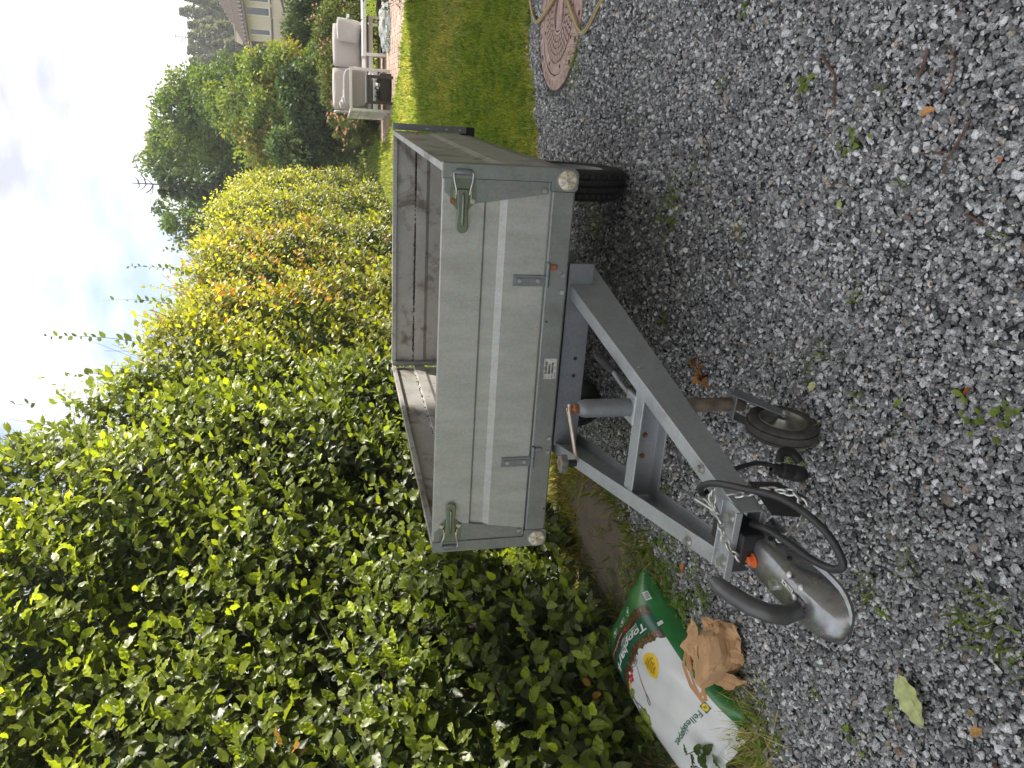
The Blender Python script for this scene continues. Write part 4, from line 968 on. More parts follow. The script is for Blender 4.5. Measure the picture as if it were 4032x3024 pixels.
def near_grass():
    n = 620; c = G(2960, 2760); c2 = G(3010, 2960); u = rng.random((n, 1)); p = c * (1 - u) + c2 * u + np.concatenate([rng.normal(-.05, .09, (n, 1)), rng.normal(0, .07, (n, 1)), np.zeros((n, 1))], 1); p[:, 2] = 0
    dry = rng.random((n, 1)) < .5; C = np.where(dry, np.array([.62, .52, .26]), np.array([.26, .33, .07])) * rng.uniform(.6, 1.3, (n, 1)); S = rng.uniform(.03, .13, n)
    o = batch('edge_grass', BL, p, upright(n, 1.3), np.stack([S * .25, S, S], 1), C, M_GRASS); o['kind'] = 'stuff'; tag(o, 'long dry grass spilling onto the gravel at the near end of the bark bag', 'grass')
near_grass()
def clover():
    # small round-leaved weeds creeping beside the bag and along the gravel edge
    seeds = []
    for (px, py, n, sp) in ((2560, 2230, 46, .10), (2480, 2240, 40, .12), (2650, 2290, 40, .07), (2700, 2380, 30, .05), (2740, 2470, 26, .05), (2480, 2330, 24, .1), (2590, 2000, 14, .03), (2570, 1960, 10, .03), (2640, 1950, 8, .02), (2770, 2330, 14, .05), (2450, 2420, 20, .08), (2870, 2540, 14, .03), (2980, 2900, 30, .08), (2900, 2960, 40, .10), (2620, 2150, 16, .06)):
        c = G(px, py)
        for _ in range(n): seeds.append(c + np.array([rng.normal(0, sp), rng.normal(0, sp), 0]))
    P, D, N, S, C = [], [], [], [], []
    for s in seeds:
        hgt_ = rng.uniform(.008, .035)
        for k in range(rng.integers(3, 8)):
            a = rng.uniform(0, 6.28); P.append(s + [math.cos(a) * .008, math.sin(a) * .008, hgt_]); D.append((math.cos(a), math.sin(a), rng.uniform(-.1, .5))); N.append((rng.normal(0, .3), rng.normal(0, .3), 1)); S.append(rng.uniform(.014, .026)); C.append(np.array([.17, .25, .045]) * rng.uniform(.7, 1.4))
    P, D, N, S, C = map(np.array, (P, D, N, S, C))
    o = batch('creeping_weeds', [leaf_simple(.36, .1, .06)], P, frames(D, N), S, C, M_GRASS); o['kind'] = 'stuff'; tag(o, 'small creeping green weeds beside the bark bag and gravel edge', 'weeds')
clover()

# ------------------------------------------------------------------ bark bag with its print
GREENP = plain('bag_green_film', (.035, .20, .055), .28, 0, .18, 9, .12, .6, .3)
WHITEP = plain('bag_white_film', (.70, .71, .73), .30, 0, .06, 9, .10, .6, .3)
TEALP = plain('bag_teal_print', (.012, .105, .065), .28, 0, .12, 9, .1, .6, .3)
YELP = plain('bag_yellow_print', (.85, .55, .03), .32, 0, .05, 9, 0, .5, .3)
WPRT = plain('white_print', (.80, .80, .80), .3, 0, .03, 9, 0, .5, .3)
TGRN = plain('dark_green_print', (.015, .14, .06), .3, 0, .05, 9, 0, .5, .3)
DKPR = plain('black_print', (.02, .02, .02), .3, 0, .1, 9, 0, .5, .3)
REDP = plain('red_print', (.55, .03, .05), .32, 0, .3, 60, 0, .5, .3)
def bark_print():
    m, n, l, b = nodes('bark_photo_print')
    f = noise_tex(n, l, 120, 6, .7, 'Object', (1, .35, 1), 1.0)
    l.new(ramp(n, l, f, [(.36, (.03, .016, .010)), (.55, (.10, .05, .028)), (.62, (.40, .20, .07)), (.70, (.16, .08, .04))]), b.inputs['Base Color']); b.inputs['Roughness'].default_value = .3; b.inputs['Coat Weight'].default_value = .3
    return m
BARKP = bark_print()
def foliage_print():
    m, n, l, b = nodes('tree_print')
    f = noise_tex(n, l, 90, 6, .7)
    l.new(ramp(n, l, f, [(.38, (.03, .05, .02)), (.5, (.20, .28, .05)), (.62, (.42, .47, .14)), (.75, (.60, .62, .40))]), b.inputs['Base Color']); b.inputs['Roughness'].default_value = .3
    return m
FOLP = foliage_print()
bA, bB, bA2, bB2 = onZ(2537, 2225, .02), onZ(2385, 2530, .13), onZ(2945, 2835, .02), onZ(2735, 3110, .10)
TT = lambda t: min(1.0, .07 + t * 1.06 - .03 * t * t)
def bag_pt(s, t, side=1, off=0.0):
    if off: t = TT(t)
    def raw(s, t):
        base = (bA * (1 - s) + bB * s) * (1 - t) + (bA2 * (1 - s) + bB2 * s) * t
        e = max(0.0, 1 - abs(2 * s - 1) ** 3.2) ** .6 * max(0.0, 1 - abs(2 * t - 1) ** 3) ** .75
        # seams pull in a little at the corners
        wv = .010 * math.sin(s * 9 + t * 4) * math.sin(t * 7.3 + 1) + .006 * math.sin(s * 21 + t * 13) * e + .012 * (abs(2 * t - 1) ** 5) * math.sin(s * 26 + 3 * math.sin(t * 9)) * (1 - abs(2 * s - 1) ** 3)
        up = np.array([.16, 0, 1.0]); h_ = (.105 * e + wv * (.25 + .75 * e)) if side > 0 else -.035 * e
        pin = .04 * (abs(2 * t - 1) ** 4); ctr = (bA + bB + bA2 + bB2) / 4
        p = base + (ctr - base) * pin * .35 + up * h_
        p[2] = max(p[2], .004 + (.03 if p[0] < -1.3 else 0) * 0)
        return p
    p = raw(s, t)
    if off:
        d = .004; a = raw(min(s + d, 1), t) - raw(max(s - d, 0), t); b_ = raw(s, min(t + d, 1)) - raw(s, max(t - d, 0)); n_ = np.cross(b_, a); n_ /= np.linalg.norm(n_) + 1e-9
        if n_[2] < 0: n_ = -n_
        p = p + n_ * off
    return p
BAG = thing('bark_bag', 'full green and white plastic bag of bark lying by the hedge', 'bag', (-1.33, -.12, 0))
def bag_body():
    m = MB(); ns, nt = 40, 64; V = []
    for sd in (1, -1):
        for j in range(nt + 1):
            for i in range(ns + 1): V.append(tuple(bag_pt(i / ns, j / nt, sd)))
    k = (ns + 1) * (nt + 1); F = []
    for j in range(nt):
        for i in range(ns):
            a = j * (ns + 1) + i; F.append((a, a + 1, a + ns + 2, a + ns + 1)); F.append((k + a, k + a + ns + 1, k + a + ns + 2, k + a + 1))
    m.add(V, F); return m.build('bag_film', GREENP, BAG, smooth=True)
bag_body()
def patch(name, fun, mat, off, nu=30, nv=30, label=None):
    # fun(u, v) -> (s, t)
    V = [tuple(bag_pt(*fun(i / nu, j / nv), 1, off)) for j in range(nv + 1) for i in range(nu + 1)]
    F = [(j * (nu + 1) + i, j * (nu + 1) + i + 1, (j + 1) * (nu + 1) + i + 1, (j + 1) * (nu + 1) + i) for j in range(nv) for i in range(nu)]
    return MB().add(V, F).build(name, mat, BAG, smooth=True, label=label)
def dense(poly, step=.015):
    O = []
    for a, b_ in zip(poly, poly[1:] + poly[:1]):
        n = max(1, int(math.dist(a, b_) / step)); O += [(a[0] + (b_[0] - a[0]) * k / n, a[1] + (b_[1] - a[1]) * k / n) for k in range(n)]
    return O
def blob(name, poly, mat, off, label=None):
    P = dense(poly); c = (sum(p[0] for p in P) / len(P), sum(p[1] for p in P) / len(P)); rings = (1, .75, .5, .25)
    V = [tuple(bag_pt(c[0] + (p[0] - c[0]) * r_, c[1] + (p[1] - c[1]) * r_, 1, off)) for r_ in rings for p in P] + [tuple(bag_pt(c[0], c[1], 1, off))]
    n = len(P); F = [(q * n + i, q * n + (i + 1) % n, (q + 1) * n + (i + 1) % n, (q + 1) * n + i) for q in range(3) for i in range(n)] + [(3 * n + i, 3 * n + (i + 1) % n, 4 * n) for i in range(n)]
    return MB().add(V, F).build(name, mat, BAG, smooth=True, label=label)
def arc(s, c): return c + .065 * (1 - ((s - .55) / .45) ** 2) * -1 + .035      # print bands bow towards the foot of the bag
S0, S1 = .11, .955
edge = lambda s: arc(s, .355) + .006 * math.sin(s * 60) + .004 * math.sin(s * 131)
patch('white_panel', lambda u, v: (S0 + (S1 - S0) * u, edge(S0 + (S1 - S0) * u) - .004 + (.985 - edge(S0 + (S1 - S0) * u)) * v), WHITEP, .0012)
patch('bark_picture', lambda u, v: (S0 + (S1 - S0) * u, arc(S0 + (S1 - S0) * u, .135) + .004 * math.sin(u * 70) + (edge(S0 + (S1 - S0) * u) - arc(S0 + (S1 - S0) * u, .135)) * v), BARKP, .0016, 60, 16)
patch('name_band', lambda u, v: (S0 + (S1 - S0) * u, arc(S0 + (S1 - S0) * u, .20) + .105 * v), TEALP, .0022, 50, 10)
def text_on(txt, mat, name, s0, s1, tb, size_t, off=.003, bold=.0, shear=0.0, curve=None, spacing=1.0):
    cu_ = bpy.data.curves.new('txt', 'FONT'); cu_.body = txt; cu_.offset = bold; cu_.shear = shear; cu_.space_character = spacing; cu_.resolution_u = 3
    ob = bpy.data.objects.new('txt', cu_); COL.objects.link(ob); bpy.context.view_layer.update()
    dg = bpy.context.evaluated_depsgraph_get(); me = bpy.data.meshes.new_from_object(ob.evaluated_get(dg)); bpy.data.objects.remove(ob); bpy.data.curves.remove(cu_)
    import bmesh as _b
    bm = _b.new(); bm.from_mesh(me); _b.ops.triangulate(bm, faces=bm.faces)
    xs = [v.co.x for v in bm.verts]; ys = [v.co.y for v in bm.verts]; x0, x1 = min(xs), max(xs)
    sc = (s1 - s0) / (x1 - x0)
    lim = .02 / sc
    for _ in range(3):
        le = [e for e in bm.edges if e.calc_length() > lim]
        if le: _b.ops.subdivide_edges(bm, edges=le, cuts=1)
    _b.ops.triangulate(bm, faces=bm.faces)
    V = []; F = [tuple(v.index for v in f.verts) for f in bm.faces]
    bm.verts.index_update(); F = [tuple(v.index for v in f.verts) for f in bm.faces]
    for v in bm.verts:
        s = s0 + (v.co.x - x0) * sc; t = tb + v.co.y * size_t + (curve(s) if curve else 0); V.append(tuple(bag_pt(min(max(s, .0), 1), min(max(t, 0), 1), 1, off)))
    bm.free(); bpy.data.meshes.remove(me)
    return MB().add(V, F).build(name, mat, BAG)
text_on('Toppbark', WPRT, 'product_name', .21, .85, .0, .060, .0034, .022, .18, lambda s: arc(s, .238))
text_on('Dekkbark i hagen', WPRT, 'small_lettering', .30, .62, 0, .020, .0034, .006, .1, lambda s: arc(s, .208))
text_on('Til hekk, terreng og blomsterbed', WPRT, 'small_lettering', .30, .72, 0, .018, .0034, .004, .1, lambda s: arc(s, .224))
text_on('100% norsk furubark', WPRT, 'small_lettering', .52, .84, 0, .017, .0034, .008, .1, lambda s: arc(s, .168))
circ = lambda cs, ct, rs_, rt, n=28: [(cs + rs_ * math.cos(2 * math.pi * k / n), ct + rt * math.sin(2 * math.pi * k / n)) for k in range(n)]
blob('yellow_disc', circ(.37, .445, .105, .062), YELP, .0022)
for i, tx in enumerate(('Hindrer', 'ugress og', 'bevarer', 'fuktigheten', 'i jorda')):
    w = (.085, .105, .085, .125, .08)[i]; text_on(tx, DKPR, 'disc_lettering', .37 - w / 2 * 1.15, .37 + w / 2 * 1.15, .472 - i * .0155, .017, .0032, .004)
blob('norwegian_mark', circ(.475, arc(.475, .172), .022, .012), REDP, .0030)
for cs in (.36, .50, .64):
    blob('round_symbol', circ(cs, .075, .042, .026), WPRT, .0016); blob('symbol_fill', circ(cs, .075, .037, .0225), GREENP, .0022); blob('symbol_mark', [(cs - .015, .063), (cs + .012, .066), (cs + .018, .078), (cs - .004, .090), (cs - .02, .08)], WPRT, .0028)
blob('barcode_label', [(.80, .035), (.93, .045), (.925, .085), (.80, .075)], WPRT, .0016)
for k in range(7): blob('barcode_line', [(.825 + k * .012, .046), (.830 + k * .012, .046), (.829 + k * .012, .073), (.824 + k * .012, .073)], DKPR, .0024)
blob('barcode_label', [(.055, .10), (.10, .09), (.10, .15), (.055, .16)], WPRT, .0016)
for k in range(5): blob('barcode_line', [(.060, .108 + k * .009), (.094, .102 + k * .009), (.094, .106 + k * .009), (.060, .112 + k * .009)], DKPR, .0024)
# rake
def ribbon(name, pts, w, mat, off=.0026):
    O = []; 
    for i, (s, t) in enumerate(pts):
        a = pts[max(i - 1, 0)]; b_ = pts[min(i + 1, len(pts) - 1)]; dx, dy = b_[0] - a[0], b_[1] - a[1]; l_ = math.hypot(dx, dy * 2) + 1e-9; O.append(((s - dy * 2 / l_ * w, t + dx / l_ * w * .5), (s + dy * 2 / l_ * w, t - dx / l_ * w * .5)))
    V = [tuple(bag_pt(*p, 1, off)) for q in O for p in q]; F = [(2 * i, 2 * i + 1, 2 * i + 3, 2 * i + 2) for i in range(len(pts) - 1)]
    return MB().add(V, F).build(name, mat, BAG)
rk = [(.575, .345), (.60, .385), (.615, .42), (.63, .455), (.645, .49)]
ribbon('rake_shaft', rk[:3], .0045, plain('grey_print', (.30, .30, .34), .3)); ribbon('rake_shaft', rk[2:], .006, plain('rust_red_print', (.42, .12, .07), .3))
ribbon('rake_grip', [(.645, .49), (.66, .505), (.69, .515), (.70, .54)], .005, DKPR); ribbon('rake_grip', [(.645, .49), (.645, .515), (.67, .54)], .005, DKPR); ribbon('rake_grip', [(.67, .543), (.70, .540)], .007, plain('tan_print', (.62, .36, .16), .3))
ribbon('rake_head', [(.50, .335), (.55, .338), (.60, .335), (.64, .325)], .004, DKPR)
for k in range(10): ribbon('rake_tooth', [(.50 + k * .0155, .335), (.495 + k * .0155, .312)], .0016, WPRT, .0034)
for (cs, ct) in ((.66, .34), (.69, .355), (.72, .345), (.75, .36), (.71, .37)): blob('flower_print', circ(cs, ct, .022, .010, 9), REDP, .0030)
for (cs, ct) in ((.80, .352), (.83, .36)): blob('flower_print', circ(cs, ct, .018, .010, 9), YELP, .0030)
rs = random.Random(5)
def rag(cs, ct, a, b_, n=26): return [(cs + a * (1 + rs.uniform(-.16, .12)) * math.cos(6.283 * k / n), ct + b_ * (1 + rs.uniform(-.16, .12)) * math.sin(6.283 * k / n)) for k in range(n)]
blob('tree_crown_print', rag(.855, .555, .085, .055), FOLP, .0022); blob('tree_crown_print', rag(.90, .60, .05, .04), FOLP, .0026); blob('shrub_print', rag(.86, .392, .07, .022), FOLP, .0026)
for a in ([(.86, .41), (.85, .45), (.86, .50), (.84, .54)], [(.85, .45), (.82, .48), (.80, .52)], [(.86, .48), (.90, .52), (.91, .57)]): ribbon('trunk_print', a, .004, DKPR, .0032)
# maker's mark
blob('maker_mark', [(.155, .745), (.225, .745), (.225, .785), (.155, .785)], TGRN, .0022); blob('maker_mark_disc', circ(.19, .765, .030, .0165), YELP, .0030)
text_on('FK', TGRN, 'maker_letters', .172, .208, .758, .018, .0038, .01)
text_on('Felleskjøpet', TGRN, 'maker_name', .26, .70, .750, .042, .0030, .010)
text_on('50 L', DKPR, 'volume_lettering', .74, .90, .845, .055, .0030, .01)
text_on('1', WPRT, 'side_lettering', .075, .115, .30, .03, .0026, .01)
MB().add([tuple(bag_pt(s, 1.0, 1)) for s in np.linspace(.1, .95, 12)] + [tuple(bag_pt(s, 1.0, 1) + np.array([.0, -.045, -.012 + .008 * math.sin(s * 30)])) for s in np.linspace(.1, .95, 12)], [(i, i + 1, i + 13, i + 12) for i in range(11)]).build('sealed_end', WHITEP, BAG)

# ------------------------------------------------------------------ crumpled paper bag
PAPER = plain('kraft_paper', (.56, .34, .18), .85, 0, .16, 14, .25)
def paper_bag():
    t = thing('paper_bag', 'crumpled brown paper carrier bag leaning on the bark bag', 'paper bag', (-.93, -.53, 0))
    nu, nv = 46, 30; V = []; rs = np.random.default_rng(12)
    ctr = np.array([-.935, -.530, .085]); ax = np.array([.115, .070, .0]); ay = np.array([-.085, .115, 0.0]); ax2 = ax
    sites = rs.normal(size=(34, 3)); sites /= np.linalg.norm(sites, axis=1, keepdims=True); so = rs.uniform(.72, 1.12, 34)
    for j in range(nv + 1):
        th = math.pi * j / nv
        for i in range(nu):
            ph = 2 * math.pi * i / nu; n_ = np.array([math.sin(th) * math.cos(ph), math.sin(th) * math.sin(ph), math.cos(th)])
            d_ = sites @ n_; r_ = np.min(np.where(d_ > .35, so / np.maximum(d_, .35), 9)); r_ = min(r_, 1.35)     # faceted, creased hull
            k = np.argsort(-d_)[:2]; r_ *= 1 - .10 * math.exp(-abs(d_[k[0]] - d_[k[1]]) * 60) * (rs.random() * .4 + .8)
            p = ctr + np.array([n_[0] * .135 * r_, n_[1] * .115 * r_, 0]) + np.array([0, 0, n_[2] * .105 * r_])
            p[2] = max(p[2], .006 + .004 * rs.random()); V.append(p)
    V = np.array(V); rot = Matrix.Rotation(.45, 3, 'Z')
    V = np.array([np.array(rot @ Vector(p - ctr)) + ctr for p in V])
    F = [(j * nu + i, j * nu + (i + 1) % nu, (j + 1) * nu + (i + 1) % nu, (j + 1) * nu + i) for j in range(nv) for i in range(nu)]
    MB().add([tuple(p) for p in V], F).build('crumpled_body', PAPER, t)
    # the folded-over mouth of the bag: big creased flaps
    def flap(c0, c1, c2, c3, seed):
        r2 = np.random.default_rng(seed); n = 9; Q = []
        for j in range(n + 1):
            for i in range(n + 1):
                u, v = i / n, j / n; p = (np.array(c0) * (1 - u) + np.array(c1) * u) * (1 - v) + (np.array(c3) * (1 - u) + np.array(c2) * u) * v
                Q.append(tuple(p + np.array([0, 0, .018]) * abs(math.sin(u * 7 + seed + 3 * v)) + r2.normal(0, .0035, 3)))
        MB().add(Q, [(j * (n + 1) + i, j * (n + 1) + i + 1, (j + 1) * (n + 1) + i + 1, (j + 1) * (n + 1) + i) for j in range(n) for i in range(n)]).build('paper_flap', PAPER, t)
    flap((-.84, -.42, .13), (-1.00, -.42, .15), (-1.06, -.50, .13), (-.92, -.56, .155), 2)
    flap((-.83, -.44, .10), (-.92, -.56, .15), (-.90, -.64, .02), (-.80, -.55, .02), 4)
    flap((-.92, -.56, .155), (-1.03, -.50, .14), (-1.08, -.58, .03), (-.96, -.66, .015), 6)
    for pts in ([(-1.00, -.43, .15), (-1.045, -.455, .165), (-1.075, -.53, .165), (-1.085, -.60, .150), (-1.065, -.62, .148), (-1.02, -.56, .145)], [(-1.00, -.46, .15), (-1.02, -.50, .165), (-1.055, -.545, .162), (-1.075, -.585, .155), (-1.05, -.60, .15), (-.98, -.55, .148)]):
        MB().tube(pts, .011, 4, flat=.12, upv=(0, 0, 1)).build('handle', plain('kraft_handle', (.50, .26, .12), .8, 0, .1, 20), t)
paper_bag()

# ------------------------------------------------------------------ manhole cover and hose
IRON = plain('rusty_pink_iron', (.42, .29, .26), .62, .15, .35, 18, .3)
def manhole():
    c = Vector((1.50, 2.56, 0)); z = .012; t = thing('manhole_cover', 'round pinkish cast iron manhole cover set in the gravel', 'manhole cover', (1.5, 2.56, 0))
    MB().lathe([(.46, -.05), (.46, z), (.455, z + .004), (.372, z + .004), (.370, z - .01), (.366, -.04)], c, (0, 0, 1), 72).build('frame_ring', IRON, t, smooth=True)
    MB().lathe([(.364, -.04), (.364, z), (.360, z + .003), (.300, z + .003), (.296, z - .008), (.001, z - .008)], c, (0, 0, 1), 72).build('cover_plate', IRON, t, smooth=True)
    k = 0
    for (r0, r1, n) in ((.135, .165, 22), (.172, .203, 30), (.210, .241, 36), (.248, .288, 42)):
        for i in range(n):
            a0 = 2 * math.pi * (i + .14) / n; a1 = 2 * math.pi * (i + .86) / n
            if c.x + r1 * math.cos((a0 + a1) / 2) > 1.74: continue
            P = [(r0 * math.cos(a0), r0 * math.sin(a0)), (r1 * math.cos(a0), r1 * math.sin(a0)), (r1 * math.cos(a1), r1 * math.sin(a1)), (r0 * math.cos(a1), r0 * math.sin(a1))]
            MB().prism(P, (c.x, c.y, z - .009), (1, 0, 0), (0, 1, 0), .014).build('raised_block', IRON, t)
    MB().lathe([(.128, z - .01), (.128, z + .006), (.112, z + .006), (.112, z - .01)], c, (0, 0, 1), 48).build('inner_ring', IRON, t)
    MB().bx(c.x - .10, c.x + .10, c.y - .055, c.y + .055, z - .008, z + .004).build('centre_plate', IRON, t, bevel=.004)
    for i in range(18):
        a = 2 * math.pi * i / 18 + .1
        if 2.2 < a < 3.6: continue
        MB().lathe([(.017, 0), (.001, 0)], c + Vector((.425 * math.cos(a), .425 * math.sin(a), z + .0052)), (0, 0, 1), 14).build('frame_hole', plain('hole_dark_%d' % i, (.03, .022, .02), .9), t)
    for i in range(8):
        a = 2 * math.pi * i / 8 + .3; MB().lathe([(.013, 0), (.001, 0)], c + Vector((.33 * math.cos(a), .33 * math.sin(a), z + .0042)), (0, 0, 1), 14).build('cover_hole', plain('hole_dk_%d' % i, (.04, .03, .028), .9), t)
    # cast lettering round the frame
    def arc_text(txt, a_mid, r_, size):
        step = size * 1.25 / r_; a = a_mid + step * (len(txt) - 1) / 2
        for ch in txt:
            if ch != ' ':
                cu_ = bpy.data.curves.new('t', 'FONT'); cu_.body = ch; cu_.size = size; cu_.align_x = 'CENTER'; cu_.extrude = .0018; cu_.resolution_u = 2
                ob = bpy.data.objects.new('t', cu_); COL.objects.link(ob); bpy.context.view_layer.update(); me = bpy.data.meshes.new_from_object(ob.evaluated_get(bpy.context.evaluated_depsgraph_get())); bpy.data.objects.remove(ob)
                rot = Matrix.Rotation(a - math.pi / 2, 3, 'Z'); o_ = Vector((c.x + r_ * math.cos(a), c.y + r_ * math.sin(a), z + .0055))
                MB().add([tuple(rot @ v.co + o_) for v in me.vertices], [tuple(p.vertices) for p in me.polygons]).build('cast_letter', IRON, t)
            a -= step
    arc_text('FURNES', 2.65, .400, .05); arc_text('226', 1.85, .400, .05)
manhole()
HOSE = plain('hose_yellow', (.66, .53, .24), .45, 0, .08, 20)
def hose():
    t = thing('garden_hose', 'yellow garden hose with dark stripes looped over the manhole cover', 'hose', (1.9, 2.5, 0))
    A = smooth_path([(2.6, 3.55, .02), (2.1, 3.5, .02), (1.75, 3.42, .022), (1.60, 3.30, .024), (1.515, 3.17, .032), (1.485, 3.06, .034), (1.497, 2.96, .036), (1.53, 2.84, .036), (1.57, 2.72, .036), (1.66, 2.50, .036), (1.85, 2.35, .036), (2.3, 2.3, .022)], 8)
    B = smooth_path([(2.3, 2.75, .022), (1.85, 2.62, .036), (1.62, 2.42, .036), (1.50, 2.27, .036), (1.42, 2.15, .036), (1.372, 2.075, .034), (1.352, 2.02, .026), (1.360, 1.965, .022), (1.40, 1.89, .020), (1.46, 1.80, .020), (1.56, 1.64, .018), (1.8, 1.45, .018), (2.4, 1.3, .018)], 8)
    for P in (A, B):
        MB().tube(P, .0115, 14).build('hose_tube', HOSE, t, smooth=True)
        for ang in (.55, -.25):
            Q = []
            for i, p in enumerate(P):
                tg = (P[min(i + 1, len(P) - 1)] - P[max(i - 1, 0)]).normalized(); s_ = tg.cross(Vector((0, 0, 1))).normalized(); u_ = s_.cross(tg)
                Q.append(p + (u_ * math.cos(ang) + s_ * math.sin(ang)) * .0108)
            MB().tube(Q, .0022, 6).build('hose_stripe', plain('hose_dark_stripe_%d' % int(ang * 100 + len(P)), (.05, .06, .06), .5), t, smooth=True)
hose()

# ------------------------------------------------------------------ patio and garden furniture
PZ = .42
PAV = [plain('paver_%d' % i, c, .85, 0, .18, 25, .3) for i, c in enumerate(((.36, .26, .205), (.40, .29, .235), (.32, .235, .19), (.42, .32, .26)))]
PAT = sheet('patio', np.linspace(-.3, 4.4, 60), np.linspace(8.8, 15.7, 60), lambda x, y: PZ - .016 if in_patio(np.array(x), np.array(y)) else PZ - .05, plain('paver_joint_sand', (.10, .085, .065), .95, 0, .3, 30, .3))
def pavers():
    ms = []
    for i in range(4):
        m = MB().bx(-.078, .078, -.118, .118, -.03, .02); me = bpy.data.meshes.new('paver'); me.from_pydata(m.v, [], m.f); me.materials.append(PAV[i]); me.update(); ms.append(me)
    pts = []
    for j in range(36):
        for i in range(28):
            x = .02 + i * .164 + (.08 if j % 2 else 0); y = 9.0 + j * .243
            if in_patio(np.array(x), np.array(y)) and visible(np.array([[x, y, PZ]]), 20)[0]: pts.append((np.hypot(x - CAM[0], y - CAM[1]), x, y))
    pts.sort()
    for k, (d, x, y) in enumerate(pts[:299]):
        o = bpy.data.objects.new('paver', ms[rng.integers(0, 4)]); COL.objects.link(o); o.parent = PAT; o.location = (x, y, PZ - .02 + rng.uniform(-.003, .003)); o.rotation_euler = (rng.normal(0, .006), rng.normal(0, .006), rng.normal(0, .012))
pavers()
WFR = plain('white_powder_coat', (.72, .72, .70), .4, 0, .04, 15)
CUSH = plain('greige_cushion_fabric', (.42, .385, .37), .9, 0, .06, 60, .25)
CUSH2 = plain('grey_cushion_fabric', (.33, .31, .30), .9, 0, .06, 60, .25)
def cushion(name, c, d, mat, parent, rot=None, puff=1.0, seed=0):
    n = 12; V = []; F = []; hx_, hy_, hz_ = d[0] / 2, d[1] / 2, d[2] / 2
    for sd in (1, -1):
        for j in range(n + 1):
            for i in range(n + 1):
                u, v = 2 * i / n - 1, 2 * j / n - 1; e = ((1 - abs(u) ** 5) * (1 - abs(v) ** 5)) ** .5
                pin = 1 - .05 * (abs(u) * abs(v)) ** 2
                V.append(Vector((u * hx_ * pin, v * hy_ * pin, sd * hz_ * (.12 + .88 * e) + .008 * math.sin(5 * u + seed) * math.sin(4 * v + seed * 2) * e)))
    k = (n + 1) ** 2
    for j in range(n):
        for i in range(n):
            a = j * (n + 1) + i; F.append((a, a + 1, a + n + 2, a + n + 1)); F.append((k + a, k + a + n + 1, k + a + n + 2, k + a + 1))
    rim = [i for i in range(n)] + [n + j * (n + 1) for j in range(n)] + [n * (n + 1) + n - i for i in range(n)] + [(n - j) * (n + 1) for j in range(n)]
    for a, b_ in zip(rim, rim[1:] + rim[:1]): F.append((a, k + a, k + b_, b_))
    if rot is not None: V = [rot @ p for p in V]
    c = Vector(c); return MB().add([c + p for p in V], F).build(name, mat, parent, smooth=True)
RX = lambda a: Matrix.Rotation(R(a), 3, 'X')
RY = lambda a: Matrix.Rotation(R(a), 3, 'Y')
RZ = lambda a: Matrix.Rotation(R(a), 3, 'Z')
